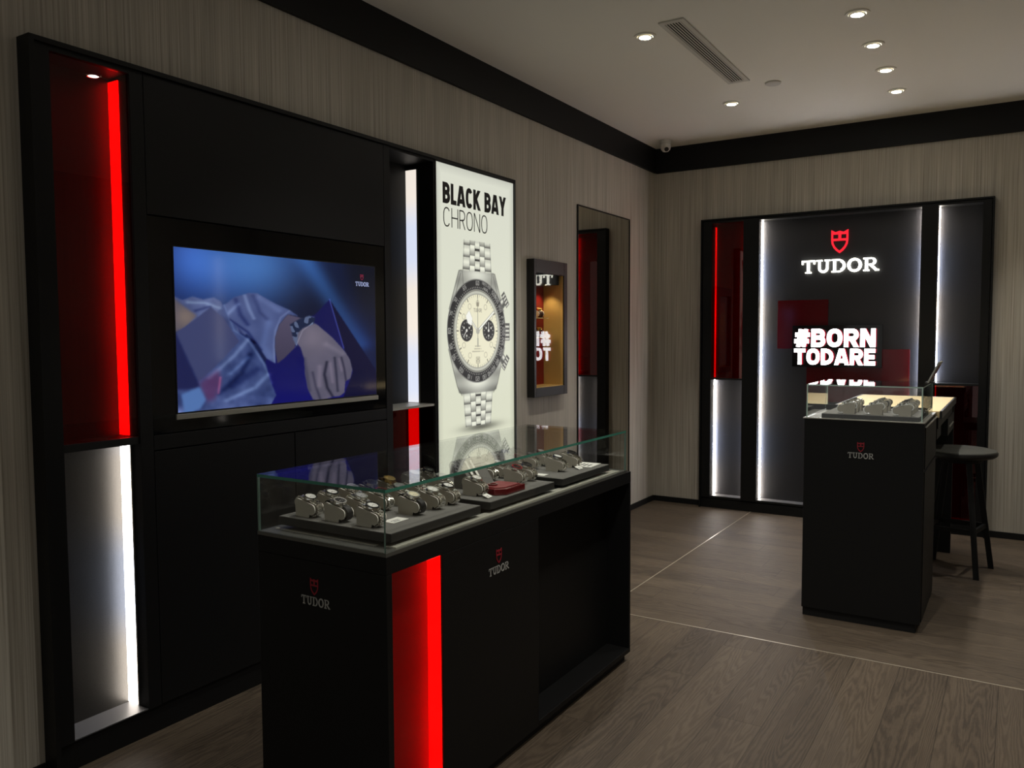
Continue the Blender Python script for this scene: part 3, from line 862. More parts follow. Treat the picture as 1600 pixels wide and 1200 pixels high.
# ------------------------------------------------------------------ light box with the watch poster
PY0, PY1, PZ0, PZ1 = 3.472, 4.245, .115, 2.376
def poster_picture():
    """backlit print: pale ground with a large steel chronograph"""
    nc = 330
    zs = np.concatenate([np.linspace(PZ0, .86, 60, endpoint=False), np.linspace(.86, PZ1, 640)])
    Y_, Z_ = np.meshgrid(np.linspace(PY0, PY1, nc), zs)
    C_ = np.zeros(Y_.shape + (3,)); C_[:] = (222, 224, 203)
    cx, cz = 3.855, 1.479
    def over(m_, col):
        nonlocal C_
        C_ = C_ * (1 - m_[..., None]) + np.asarray(col, float) * m_[..., None]
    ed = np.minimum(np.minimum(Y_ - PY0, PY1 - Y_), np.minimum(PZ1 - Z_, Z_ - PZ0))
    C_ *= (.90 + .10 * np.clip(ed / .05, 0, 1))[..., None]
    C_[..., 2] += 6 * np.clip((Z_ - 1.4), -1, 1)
    S_ = lambda d, e=.0022: np.clip(.5 - d / (2 * e), 0, 1)          # d < 0 inside
    # shadow below the bracelet
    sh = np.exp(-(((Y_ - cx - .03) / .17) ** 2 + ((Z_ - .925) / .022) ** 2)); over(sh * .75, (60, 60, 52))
    # bracelet: five columns of links
    def bracelet(za, zb, wa, wb, phase):
        k = np.clip((Z_ - za) / (zb - za), 0, 1); W = wa + (wb - wa) * k
        x = (Y_ - cx) / W                                        # -0.5 .. 0.5
        inside = S_(np.abs(x) * W - W / 2) * S_(np.maximum(za - Z_, Z_ - zb))
        q = np.abs(x)
        colm = np.where(q > .27, 0, np.where(q > .09, 1, 2))
        pit = np.where(colm == 0, .067, .058); ph = np.where(colm == 0, 0.0, np.where(colm == 1, .5, 0.0)) + phase
        tt = np.mod((Z_ - za) / pit + ph, 1.0)
        g = 205 - 120 * np.clip(1 - tt / .30, 0, 1) + 30 * np.exp(-((tt - .6) / .2) ** 2)
        g = np.where(colm == 1, 130 + 110 * np.clip(tt * 1.3, 0, 1), g)
        g = np.where((colm == 2) & (tt < .22), 60, g)
        g = g - 70 * np.exp(-((q - .27) * W / .003) ** 2) - 60 * np.exp(-((q - .09) * W / .003) ** 2) - 60 * np.exp(-((q - .5) * W / .006) ** 2)
        over(inside, np.clip(np.stack([g, g * 1.005, g * .93], -1), 18, 245))
    bracelet(1.775, 1.990, .295, .265, .25)
    bracelet(.935, 1.195, .255, .315, .1)
    # case middle with lugs
    def symm(pts):
        return [(cx + a, cz + b) for a, b in pts] + [(cx - a, cz + b) for a, b in reversed(pts)]
    case = symm([(.160, .338), (.182, .334), (.194, .310), (.225, .235), (.276, .12), (.298, 0), (.282, -.11), (.242, -.22), (.210, -.300), (.190, -.345), (.160, -.355)])
    mk = blur(pmask(Y_, Z_, case), 1)
    shade = 196 + 34 * np.cos((Y_ - cx) / .2 * 3.1) - 50 * np.clip(np.abs(Z_ - cz) - .27, 0, .1) / .1 + 18 * np.sin(Z_ * 60)
    over(mk, np.stack([shade, shade * 1.005, shade * .94], -1))
    for sg in (1, -1):
        for p_ in ([(cx + sg * .160, cz + .338), (cx + sg * .182, cz + .334), (cx + sg * .225, cz + .235), (cx + sg * .276, cz + .12)],
                   [(cx + sg * .150, cz + .34), (cx + sg * .140, cz + .26)], [(cx + sg * .160, cz - .362), (cx + sg * .205, cz - .31), (cx + sg * .285, cz - .10)],
                   [(cx + sg * .165, cz + .32), (cx + sg * .215, cz + .20)]):
            over(np.exp(-(sdist(Y_, Z_, p_) / .003) ** 2) * .7, (86, 86, 78))
    # crown and pushers
    def block(py, pz, ang, a, b, n_):
        ca, sa = math.cos(R(ang)), math.sin(R(ang))
        u = (Y_ - py) * ca + (Z_ - pz) * sa; v = -(Y_ - py) * sa + (Z_ - pz) * ca
        m_ = S_(np.maximum(np.abs(u) - a, np.abs(v) - b))
        g = 130 + 95 * np.sin(v / b * PI * n_) * .8 + 20
        over(m_, np.clip(np.stack([g, g, g * .94], -1), 25, 240))
        over(S_(np.abs(np.maximum(np.abs(u) - a, np.abs(v) - b)) - .002), (70, 70, 66))
    block(4.165, 1.475, 0, .030, .050, 4)
    block(4.120, 1.645, 38, .016, .026, 1); block(4.150, 1.668, 38, .018, .045, 4)
    block(4.120, 1.310, -38, .016, .026, 1); block(4.150, 1.288, -38, .018, .045, 4)
    rr = np.hypot(Y_ - cx, Z_ - cz); th = np.arctan2(Y_ - cx, Z_ - cz)     # clockwise from twelve
    over(S_(rr - .297), (120, 120, 114)); over(S_(rr - .291), (26, 26, 26)); over(S_(rr - .238), (196, 196, 182))
    over(S_(np.abs(rr - .232) - .003), (110, 110, 100)); over(S_(rr - .214), (150, 150, 138)); over(S_(rr - .209), (236, 232, 203))
    dgt = {'0': 'abcdef', '1': 'bc', '2': 'abged', '3': 'abgcd', '4': 'fgbc', '5': 'afgcd', '6': 'afgedc', '7': 'abc', '8': 'abcdefg', '9': 'abcdfg'}
    seg = dict(a=((0, 1), (1, 1)), b=((1, 1), (1, .5)), c=((1, .5), (1, 0)), d=((0, 0), (1, 0)), e=((0, 0), (0, .5)), f=((0, .5), (0, 1)), g=((0, .5), (1, .5)))
    def text(strokes, ang, rad, s0, wt, col, total):
        # strokes: list of polylines in text units, height 1, laid on a tangent at angle ang (degrees clockwise)
        a = R(ang); ux, uz = math.cos(a), -math.sin(a); vx, vz = math.sin(a), math.cos(a)
        ox, oz = cx + vx * rad, cz + vz * rad
        pad = total * s0 / 2 + .02
        sel = (np.abs(Y_ - ox) < pad + s0) & (np.abs(Z_ - oz) < pad + s0)
        ii = np.where(sel)
        if not len(ii[0]): return
        yy, zz = Y_[ii], Z_[ii]; dm = np.full(yy.shape, 1e9)
        for pl in strokes:
            pw = [(ox + ux * (p[0] - total / 2) * s0 + vx * (p[1] - .5) * s0, oz + uz * (p[0] - total / 2) * s0 + vz * (p[1] - .5) * s0) for p in pl]
            dm = np.minimum(dm, sdist(yy, zz, pw))
        m_ = np.clip(.5 - (dm - wt) / .003, 0, 1)[:, None]
        C_[ii] = C_[ii] * (1 - m_) + np.array(col, float) * m_
    def num(s):
        out = []; u = 0
        for c in s:
            for k in dgt[c]:
                out.append([(u + seg[k][0][0] * .5, seg[k][0][1]), (u + seg[k][1][0] * .5, seg[k][1][1])])
            u += .85
        return out, u - .35
    for s, an in (('60', 0), ('500', 38), ('400', 47), ('300', 60), ('275', 76), ('250', 90), ('225', 103), ('200', 117), ('180', 131), ('160', 143), ('140', 153), ('130', 165),
                  ('120', 180), ('110', 197), ('100', 216), ('90', 238), ('85', 252), ('80', 270), ('75', 290), ('70', 308), ('65', 332)):
        st, tot = num(s); text(st, an, .274, .021, .0012, (235, 235, 225), tot)
    def words(s, wd=.62, sw=.1, gp=.22):
        out = []; u = 0
        for c in s:
            if c != ' ':
                ww = .1 if c == 'I' else wd
                for pl, cl in glyph(c, ww, sw):
                    q_ = [(u + a, b) for a, b in pl]
                    if cl: q_.append(q_[0])
                    out.append(q_)
                u += ww + gp
            else: u += .5
        return out, u - gp
    st, tot = words('UNITS PER'); text(st, 19, .279, .014, .0009, (225, 225, 215), tot)
    st, tot = words('HOUR'); text(st, 19, .256, .014, .0009, (225, 225, 215), tot)
    # ticks
    def ticks(n_, r0, r1, wd, col, cy=cx, cz_=cz, skip=None, off=0.0):
        r_ = np.hypot(Y_ - cy, Z_ - cz_); t_ = np.arctan2(Y_ - cy, Z_ - cz_) - off
        step = 2 * PI / n_
        dth = np.abs(np.mod(t_ + step / 2, step) - step / 2) * r_
        m_ = S_(dth - wd, .0014) * S_(np.maximum(r0 - r_, r_ - r1), .0014)
        if skip is not None: m_ = m_ * skip
        over(m_, col)
    ticks(90, .244, .254, .0016, (215, 215, 205)); ticks(60, .196, .207, .0008, (110, 105, 90)); ticks(12, .188, .208, .0028, (60, 58, 50))
    for k in range(12):
        if k in (3, 9, 6): continue
        a = R(30 * k)
        py, pz = cx + .160 * math.sin(a), cz + .160 * math.cos(a)
        over(S_(np.abs(np.hypot(Y_ - py, Z_ - pz) - .015) - .0016) * .7, (150, 144, 122))
    for sy_, nn in ((-.111, 3), (.112, 3)):
        py, pz = cx + sy_, cz + .003
        r_ = np.hypot(Y_ - py, Z_ - pz)
        over(S_(r_ - .062), (22, 22, 22)); over(S_(np.abs(r_ - .048) - .001) * .5, (180, 180, 170))
        ticks(12, .040, .050, .0018, (215, 215, 205), py, pz)
        for k in range(3):
            a = R(120 * k + 60)
            qy, qz = py + .030 * math.sin(a), pz + .030 * math.cos(a)
            over(S_(np.hypot(Y_ - qy, Z_ - qz) - .007), (220, 220, 210))
        hand = [(py, pz), (py - .030, pz - .035)] if sy_ < 0 else [(py, pz), (py + .001, pz + .045)]
        over(S_(sdist(Y_, Z_, hand) - .003), (235, 235, 228)); over(S_(np.hypot(Y_ - py, Z_ - pz) - .009), (235, 235, 228))
    # small printing
    for s, zz, hh, ww in (('TUDOR', 1.598, .020, 1), ('UNITS', 1.300 + .075, .0, 1)):
        if hh:
            st, tot = words(s); text([[(a, b) for a, b in p_] for p_ in st], 0, zz - cz, hh, .0012, (110, 104, 88), tot)
    over(S_(np.maximum(np.abs(Y_ - cx) - .011, np.abs(Z_ - 1.632) - .012)) * .8, (120, 112, 92))
    for k in range(3):
        zz = 1.392 - k * .015; ww = (.030, .036, .058)[k]
        m_ = S_(np.maximum(np.abs(Y_ - cx) - ww, np.abs(Z_ - zz) - .003)) * (np.sin(Y_ * 900) > -.3)
        over(m_ * .75, (120, 114, 96))
    m_ = np.maximum(np.abs(Y_ - cx) - .018, np.abs(Z_ - 1.312) - .017); over(S_(np.abs(m_) - .0015), (150, 144, 124))
    st, tot = num('25'); text(st, 0, 1.312 - cz, .018, .0013, (90, 84, 72), tot)
    # hands
    over(S_(sdist(Y_, Z_, [(cx, cz - .09), (cx, cz + .195)]) - .0026), (150, 148, 132))
    over(S_(sdist(Y_, Z_, [(cx, cz - .085), (cx, cz - .045)]) - .006), (170, 168, 150))
    for pts, wd in (([(cx, cz), (cx + .165, cz + .110)], .0085), ([(cx, cz), (cx - .072, cz + .066)], .006)):
        over(S_(sdist(Y_, Z_, pts) - wd), (150, 148, 134)); over(S_(sdist(Y_, Z_, pts) - wd + .003), (246, 246, 236))
    sn = [(cx - .062, cz + .030), (cx - .100, cz + .045), (cx - .118, cz + .085), (cx - .085, cz + .115), (cx - .055, cz + .072)]
    mm = pmask(Y_, Z_, sn); over(blur(mm, 2) * .7, (150, 148, 134)); over(mm, (246, 246, 238))
    over(S_(np.hypot(Y_ - cx, Z_ - cz) - .018), (176, 174, 160))
    return lin(np.clip(C_, 0, 255)), zs

P = thing('poster_light_box', 'tall backlit white poster of a steel chronograph beside the television unit', 'light box', (0, 3.86, .10))
fb = MB()
fb.box(-.10, FX + .004, 3.4625, 3.471, .100, 2.381); fb.box(-.10, FX + .012, 4.246, 4.256, .100, 2.381)
fb.box(-.10, FX + .004, 3.471, 4.246, 2.3765, 2.381); fb.box(-.10, FX + .004, 3.471, 4.246, .1005, .114)
fb.box(-.10, -.09, 3.471, 4.246, .114, 2.3765)
fb.build('frame', MT['piano'], P)
pc, pzs = poster_picture()
_v = (pzs - PZ0) / (PZ1 - PZ0)
def poster_map(u, v):
    idx = np.round(v * (len(_v) - 1)).astype(int)
    return np.stack([np.full(u.shape, FX), PY0 + u * (PY1 - PY0), PZ0 + _v[idx] * (PZ1 - PZ0)], -1)
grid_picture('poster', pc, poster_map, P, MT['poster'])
WB = {'*': .62, 'L': .48, 'A': .70, ' ': .26, 'Y': .68, 'K': .66}
mb = MB()
for c, k in sans_line('BLACK BAY', 3.530, 2.166, .113, WB, .225, .065, left_fn(FX + .0005), 0, .0008, total=.630): mb.add(k.v, k.f)
mb.build('lettering', MT['ink'], P)
mb = MB()
for c, k in sans_line('CHRONO', 3.534, 2.042, .105, {'*': .66, 'R': .58}, .068, .13, left_fn(FX + .0005), 0, .0008, total=.425): mb.add(k.v, k.f)
mb.build('lettering', MT['ink'], P)

# ------------------------------------------------------------------ tall mirror on the left wall
t = thing('wall_mirror', 'tall bronze tinted mirror in a thin black frame on the left wall', 'mirror', (0, 5.66, .12))
fb = MB(); a, b, c, e = 5.200, 6.116, .12, 2.385
fb.box(.0005, .010, a, a + .010, c, e); fb.box(.0005, .010, b - .008, b, c, e); fb.box(.0005, .010, a + .010, b - .008, e - .008, e); fb.box(.0005, .010, a + .010, b - .008, c, c + .008)
fb.build('frame', MT['blackdeep'], t)
box(.0005, .006, a + .010, b - .008, c + .008, e - .008).build('mirror_glass', MT['mirror'], t)

# ------------------------------------------------------------------ small wall showcase
t = thing('wall_showcase', 'small black wall showcase with a glass front and gold lined interior', 'display case', (0, 4.73, 1.05))
CX = .058; a, b, c, e = 4.500, 4.950, 1.050, 1.945; b1 = 4.900
fb = MB()
fb.box(.0005, CX, a, a + .026, c, e); fb.box(.0005, CX, b1 + .002, b, c, e)
fb.box(.0005, CX, a + .026, b1 + .002, e - .088, e); fb.box(.0005, CX, a + .026, b1 + .002, c, c + .060)
fb.build('frame', MT['piano'], t, bevel=.002)
inn = MB()
inn.box(-.112, CX - .008, b1 - .003, b1 + .0015, c + .0605, e - .0885)
inn.box(-.112, .0, a + .020, a + .026, c + .0605, e - .0885)
inn.box(-.107, CX - .008, a + .0265, b1 - .0035, c + .0605, c + .0640)
inn.box(-.112, -.107, a + .0265, b1 - .0035, c + .0605, e - .0885)
inn.build('lining', MT['goldpanel'], t)
box(-.1065, -.100, a + .06, b1 - .004, c + .065, e - .150).build('red_column', MT['redcol'], t)
MB().box(-.107, .020, a + .0265, b1 - .0035, e - .150, e - .0885).build('canopy', MT['blackdeep'], t)
for z in (1.435, 1.565):
    box(-.099, -.005, 4.60, 4.80, z, z + .005).build('shelf', MT['goldpanel'], t)
th_ = R(1.25); pc_ = Vector((CX - .018, (a + b1) / 2, (c + e) / 2 - .014))
MB().obox(pc_, (.0012 * math.cos(th_), -.0012 * math.sin(th_), 0), (.178 * math.sin(th_), .178 * math.cos(th_), 0), (0, 0, .372)).build('glass_pane', MT['glass'], t)
for yy in (4.66, 4.82):
    MB().lathe([(.006, -.002), (.006, 0)], (-.04, yy, e - .1505), 20).build('lamp', emit('showcase_lamp', (1, .8, .5), 2), t)
    ld = bpy.data.lights.new('showcase_beam', 'SPOT'); ld.energy = 2.2; ld.color = (1, .78, .48); ld.spot_size = R(100); ld.spot_blend = .7; ld.shadow_soft_size = .01
    lo = bpy.data.objects.new('showcase_beam', ld); COL.objects.link(lo); lo.parent = t
    lo.location = (-.04, yy - 4.73, e - .160 - 1.05)

# ------------------------------------------------------------------ back wall display unit
BY = YB - .06
V = thing('display_wall_unit', 'wide black branded display unit on the back wall behind the small counter', 'display unit', (1.49, YB, 0))
fr = MB()
fr.box(.440, .452, BY - .012, YB - .0005, 0, 2.400); fr.box(2.523, 2.535, BY - .012, YB - .0005, 0, 2.400)
fr.box(.452, 2.523, BY - .012, YB - .0005, 2.388, 2.400)
BZ = YB + .19
for x0, x1 in ((.456, .530), (.790, .916), (2.080, 2.188), (2.466, 2.519)):
    fr.box(x0, x1, BY, BZ, .088, 2.384)
fr.box(.452, 2.523, BY + .012, YB - .0005, 0, .075)
for x0, x1 in ((.530, .790), (.916, 2.080), (2.188, 2.466)):
    fr.box(x0, x1, BY, BZ, 2.366, 2.384); fr.box(x0, x1, BY + .01, BZ, .088, .098)
fr.box(.456, 2.519, BZ - .004, BZ, .088, 2.384)
fr.build('frame', MT['black'], V)
for x0, x1, d_, m_ in ((.530, .790, .065, 'niche1'), (.916, 2.080, .055, 'graphite'), (2.188, 2.466, .065, 'graphite')):
    box(x0 + .0005, x1 - .0005, YB + d_, YB + d_ + .01, .098, 2.366).build('metal_panel', MT[m_], V)
for x0, x1 in ((.530, .790), (.916, 2.080), (2.188, 2.466)):
    box(x0 + .0005, x1 - .0005, BY + .012, YB + .054, .0985, .102).build('niche_sill', MT['sillgrey'], V)
box(.5305, .7895, BY + .008, YB + .064, 1.078, 1.092).build('shelf', MT['blackdeep'], V)
box(2.1885, 2.4655, BY + .008, YB + .064, 1.078, 1.092).build('shelf', MT['blackdeep'], V)
for x0, x1, y1, zs_, m_ in ((.5302, .5335, .064, ((.104, 1.076),), 'ledback'), (.5302, .5335, .064, ((1.094, 2.345),), 'ledpale'), (.9162, .9200, .054, ((.104, 2.364),), 'ledback'),
                            (2.0760, 2.0798, .054, ((.104, 2.364),), 'ledback'), (2.1882, 2.1915, .064, ((1.094, 2.364),), 'ledback'),
                            (2.1882, 2.1915, .064, ((.104, 1.076),), 'ledsoft'), (.7865, .7898, .064, ((.104, 1.076), (1.094, 2.345)), 'ledleft')):
    for z0, z1 in zs_:
        box(x0, x1, YB + y1 - .034, YB + y1, z0, z1).build('light_strip', MT[m_], V)
box(.5305, .7895, BY + .012, BY + .018, 1.0925, 2.3655).build('red_glass_panel', MT['redglass'], V)
box(2.1885, 2.4655, BY + .012, BY + .018, .1025, 1.0775).build('red_glass_panel', MT['redglass'], V)
# red glass squares and black sign board, fixed in front of the centre panel
PY = YB + .055
q = tag(box(1.045, 1.430, PY - .012, PY - .0005, 1.337, 1.722).build('red_glass_square', MT['redplate'], bevel=.001),
        'dark red glossy square panel left above the hashtag sign', 'wall panel', 'red squares of the back wall unit')
q = tag(box(1.275, 2.013, PY - .012, PY - .0005, .92, 1.3345).build('red_glass_square', MT['redplate'], bevel=.001),
        'dark red glossy panel low to the right, below the hashtag sign', 'wall panel', 'red squares of the back wall unit')
Q = thing('hashtag_sign', 'black sign board with glowing white letters reading #BORN TODARE', 'sign', (1.5, PY - .012, 1.195))
box(1.172, 1.827, PY - .050, PY - .0125, 1.195, 1.520).build('sign_board', MT['blackgloss'], Q)
WH = {'*': .78, '#': .86, 'N': .80, 'R': .78, 'T': .72, 'A': .86, 'E': .66, 'O': .84}
for s, z, h, x, tot in (('#BORN', 1.352, .140, 1.198, .590), ('TODARE', 1.214, .125, 1.198, .590)):
    for c, k in sans_line(s, x, z, h, WH, .245, .09, back_fn(PY - .050), .0003, .046, total=tot):
        k.build('letter', MT['bornred'], Q)
    for c, k in sans_line(s, x, z, h, WH, .238, .09, back_fn(PY - .050), .0462, .049, total=tot):
        k.build('letter_face', MT['bornwhite'], Q)
Q = thing('illuminated_sign', 'glowing cream TUDOR lettering under a red shield on the back wall', 'sign', (1.5, PY, 1.93))
for c, k in serif_line(1.228, 1.930, .562, .100, back_fn(PY), .004, .022):
    k.build('letter', MT['signwhite'], Q)
shield(MB(), 1.442, 2.078, .128, .165, back_fn(PY), .004, .020).build('shield_emblem', MT['signred'], Q)

# lit strip on the right wall, seen only in reflections
t = thing('wall_light_panel', 'tall slim lit panel on the right wall seen in the television glass', 'wall light', (XR, 6.1, 1.2))
box(XR - .04, XR - .0005, 6.02, 6.20, 1.15, 2.40).build('frame', MT['black'], t)
box(XR - .044, XR - .0405, 6.07, 6.11, 1.18, 2.36).build('light_strip', MT['led'], t)

# ------------------------------------------------------------------ glass vitrine builder
def vitrine(parent, x0, x1, y0, y1, z0, z1, th=.006, edge='glassedge', vedge='glassgrey'):
    """five sheets; sheet faces are clear, the cut edges green"""
    def sheet(name, a, b, c, d, e, f, thin):
        mb = MB(); mb.box(a, b, c, d, e, f)
        mm = []
        for k in range(6):
            axis = {0: 2, 1: 2, 2: 1, 3: 0, 4: 1, 5: 0}[k]
            mm.append(0 if axis == thin or (thin == 2 and k in (4, 5)) else 1)
        mb.m = mm
        if thin != 2: mm[0] = mm[1] = 0
        me = mb.build(name, [MT['glass'], MT[edge if thin == 2 else vedge]], parent)
        return me
    sheet('glass_top', x0, x1, y0, y1, z1 - th, z1, 2)
    zt = z1 - th - .0005
    th = min(th, .0055)
    sheet('glass_side', x0, x0 + th, y0, y1, z0, zt, 0)
    sheet('glass_side', x1 - th, x1, y0, y1, z0, zt, 0)
    sheet('glass_side', x0 + th + .0005, x1 - th - .0005, y0, y0 + th, z0, zt, 1)
    sheet('glass_side', x0 + th + .0005, x1 - th - .0005, y1 - th, y1, z0, zt, 1)

# ------------------------------------------------------------------ long counter
X0, X1, Y0, Y1, ZS = .752, 1.264, 1.652, 3.289, .858
K = thing('display_counter', 'long black display counter with a glass top case and lit red niche', 'display counter', (1.0, 2.47, 0))
bd = MB()
bd.box(X0, X1, Y0, 1.676, .036, .800)                 # near end panel and front strips
bd.box(X0, X1 - .065, 1.676, 1.900, .036, .800)
bd.box(X0, X1, 1.904, 2.474, .036, .800)
bd.box(X0, X1, 3.274, 3.286, .036, .800)
bd.box(X0, X1 - .110, 2.474, 3.274, .036, .800)
bd.box(X1 - .110, X1, 2.474, 3.274, .036, .056)
bd.box(X0, X1 - .02, 1.676, 1.904, .036, .06)
bd.build('body', MT['black'], K, bevel=.0015)
box(X0, X1, Y0, Y1 - .003, .8008, .850).build('worktop', MT['black'], K, bevel=.001)
box(X0 + .025, X1 - .02, Y0 + .025, Y1 - .02, 0, .0355).build('plinth', MT['blackdeep'], K)
box(X0, X1, Y0, 3.240, .8502, .862).build('sill', MT['sill'], K, bevel=.0008)
box(1.2065, 1.2085, 1.678, 1.8995, .062, .799).build('niche_back', MT['nichegrey'], K)
box(1.2090, 1.2560, 1.9003, 1.9036, .062, .799).build('light_strip', MT['led'], K)
box(1.2575, 1.2625, 1.6763, 1.9036, .0605, .7995).build('red_glass_panel', MT['redglass'], K)
box(1.218, 1.254, 1.705, 3.185, .8620, .8660).build('pale_strip', MT['cream'], K)
box(.775, 1.184, 1.700, 1.712, .8620, .8632).build('pale_strip', MT['cream'], K)
vitrine(K, X0 + .002, X1 - .001, Y0 + .001, 3.235, .8622, 1.036, .009)
logo(K, back_fn(Y0 - .0002), .937, .670, .115, .026, .973, .702, .034, .046)
logo(K, left_fn(X1 + .0002), 2.151, .668, .122, .026, 2.195, .700, .034, .046)

# ------------------------------------------------------------------ small counter with desk
A0, A1, B0, B1, ZD = 1.783, 2.333, 4.283, 4.900, 1.028
K2 = thing('sales_counter', 'smaller black counter with glass case and beige topped desk behind it', 'counter', (2.06, 5.1, 0))
bd = MB()
bd.box(A0, A1, B0, B0 + .03, .045, ZD - .006)
bd.box(A0, A1 - .004, B0 + .03, B1, .045, ZD - .006)
bd.build('body', MT['black'], K2, bevel=.0015)
box(A0 + .004, A1 - .02, B0 + .012, B1 - .02, 0, .0445).build('plinth', MT['blackdeep'], K2)
box(A0 - .006, A1 + .002, B0 - .003, B1, ZD - .0055, ZD).build('sill', MT['satin'], K2, bevel=.0008)
dr = box(A1 - .0038, A1 + .004, B0 + .030, B1 - .012, .800, 1.000).build('drawer', MT['black'], K2, bevel=.0008)
box(A1 + .0005, A1 + .009, B0 + .030, B1 - .012, 1.002, 1.008).build('handle', MT['satin'], dr)
box(A1 - .0038, A1 + .004, B0 + .030, B1 - .012, .052, .785).build('door', MT['black'], K2, bevel=.0008)
vitrine(K2, A0 + .008, A1 - .010, B0 + .006, 4.800, ZD + .0005, 1.197, .006, 'glasswhite', 'glasswhite')
box(A0 + .012, A1 - .030, 4.772, 4.790, ZD + .0006, ZD + .030).build('back_rail', MT['blackdeep'], K2)
logo(K2, back_fn(B0 - .0002), 1.994, .836, .120, .028, 2.036, .868, .034, .046)
box(1.795, 2.350, B1 + .001, 6.050, ZD - .030, ZD + .004).build('desk_top', MT['beige'], K2, bevel=.001)
ap = MB(); ap.box(2.3505, 2.362, B1 + .001, 6.052, ZD - .034, ZD + .005); ap.box(1.783, 1.7945, B1 + .001, 6.052, ZD - .034, ZD + .005)
ap.box(1.7945, 2.3505, 6.0505, 6.060, ZD - .034, ZD + .005)
ap.build('desk_edge', MT['piano'], K2)
box(1.82, 2.345, B1 + .001, 6.0, ZD - .090, ZD - .031).build('apron', MT['black'], K2)
db = box(1.95, 2.352, 5.52, 6.008, ZD - .195, ZD - .091).build('desk_drawer', MT['black'], K2, bevel=.001)
box(2.3525, 2.358, 5.60, 5.93, ZD - .150, ZD - .142).build('handle', MT['satin'], db)
box(2.00, 2.340, B1 + .002, 5.16, ZD - .150, ZD - .091).build('cable_tray', MT['blackdeep'], K2)
box(1.83, 2.352, 6.010, 6.050, 0, ZD - .036).build('leg', MT['black'], K2, bevel=.001)
box(1.90, 2.325, 4.93, 5.02, 0, .60).build('desk_support', MT['blackdeep'], K2)

# tablet leaning on the rear corner of the glass case
t = thing('tablet', 'slim tablet tilted upright on the rear corner of the small glass case', 'tablet', (2.318, 4.70, 1.197))
ax_ = Vector((.42, 0, .91)).normalized(); nx_ = Vector((.91, 0, -.42)).normalized()
c_ = Vector((2.315, 4.690, 1.200)) + ax_ * .060
MB().obox(c_, ax_ * .058, (0, .098, 0), nx_ * .004).build('housing', MT['satin'], t, bevel=.001)
MB().obox(c_ - nx_ * .0043, ax_ * .052, (0, .090, 0), nx_ * .0003).build('screen', MT['blackgloss'], t)
MB().obox(c_ + nx_ * .0043, ax_ * .040, (0, .085, 0), nx_ * .0003).build('back_cover', MT['redcol'], t)
MB().obox((2.318, 4.70, 1.1995), (.020, 0, 0), (0, .05, 0), (0, 0, .0022)).build('foot', MT['piano'], t)

# ------------------------------------------------------------------ stool
t = thing('bar_stool', 'black round topped bar stool beside the desk of the small counter', 'stool', (2.41, 5.62, 0))
sc = (2.41, 5.62)
MB().lathe([(.150, .700), (.190, .704), (.205, .716), (.207, .730), (.204, .738)], (*sc, 0), 48).build('seat', MT['leather'], t, smooth=True)
MB().lathe([(.2035, .7385), (.200, .744), (.170, .751), (.0005, .753)], (*sc, 0), 48).build('seat_cover', MT['seat'], t, smooth=True)
MB().lathe([(.120, .672), (.135, .699)], (*sc, 0), 32).build('seat_frame', MT['blackdeep'], t)
feet = [(2.525, 5.435), (2.592, 5.752), (2.27, 5.80), (2.215, 5.49)]
tops = [(sc[0] + (x - sc[0]) * .50, sc[1] + (y - sc[1]) * .50) for x, y in feet]
for (fx, fy), (tx, ty) in zip(feet, tops):
    dz = Vector((fx - tx, fy - ty, -.69)).normalized(); sx_ = Vector((0, 1, 0)).cross(dz).normalized(); sy_ = dz.cross(sx_)
    mb = MB(); vs = []
    for (px, py, pz) in ((tx, ty, .695), (fx, fy, .0)):
        for i, j in ((-1, -1), (1, -1), (1, 1), (-1, 1)):
            vs.append((px + i * .0155, py + j * .0155, pz))
    mb.add(vs, [(0, 1, 2, 3), (7, 6, 5, 4), (0, 4, 5, 1), (1, 5, 6, 2), (2, 6, 7, 3), (3, 7, 4, 0)])
    mb.build('leg', MT['blackdeep'], t, bevel=.002)
hh = .27; kk = (.695 - hh) / .695
mid = [(tx + (fx - tx) * kk, ty + (fy - ty) * kk) for (fx, fy), (tx, ty) in zip(feet, tops)]
for i in range(4):
    a_ = Vector((*mid[i], hh)); b_ = Vector((*mid[(i + 1) % 4], hh)); d_ = (b_ - a_); L_ = d_.length; d_.normalize()
    s_ = d_.cross(Vector((0, 0, 1)))
    MB().obox((a_ + b_) / 2, d_ * (L_ / 2 - .014), s_ * .008, (0, 0, .013)).build('stretcher', MT['blackdeep'], t)

# ------------------------------------------------------------------ trays in the cases
TZ = .902
trays = {}
for n_, (y0, y1), lab in (('near', (1.703, 2.146), 'nearest charcoal display tray in the long glass case'),
                          ('middle', (2.203, 2.638), 'middle charcoal display tray in the long glass case'),
                          ('far', (2.705, 3.117), 'farthest charcoal display tray in the long glass case')):
    tr = thing('display_tray', lab, 'tray', (1.015, (y0 + y1) / 2, .8625), 'display trays in the long counter')
    box(.790, 1.238, y0, y1, .876, TZ - .0015).build('tray_base', MT['trayside'], tr, bevel=.001)
    box(.840, 1.165, y0 + .05, y1 - .05, .8625, .8758).build('pedestal', MT['blackdeep'], tr)
    box(.791, 1.237, y0 + .001, y1 - .001, TZ - .0013, TZ).build('fabric_top', MT['tray'], tr)
tr = thing('display_tray', 'charcoal display tray in the small counter glass case', 'tray', (2.08, 4.53, ZD))
box(1.862, 2.308, 4.305, 4.755, ZD + .0005, ZD + .0205).build('tray_base', MT['trayside'], tr, bevel=.001)
box(1.863, 2.307, 4.306, 4.754, ZD + .0207, ZD + .022).build('fabric_top', MT['tray'], tr)

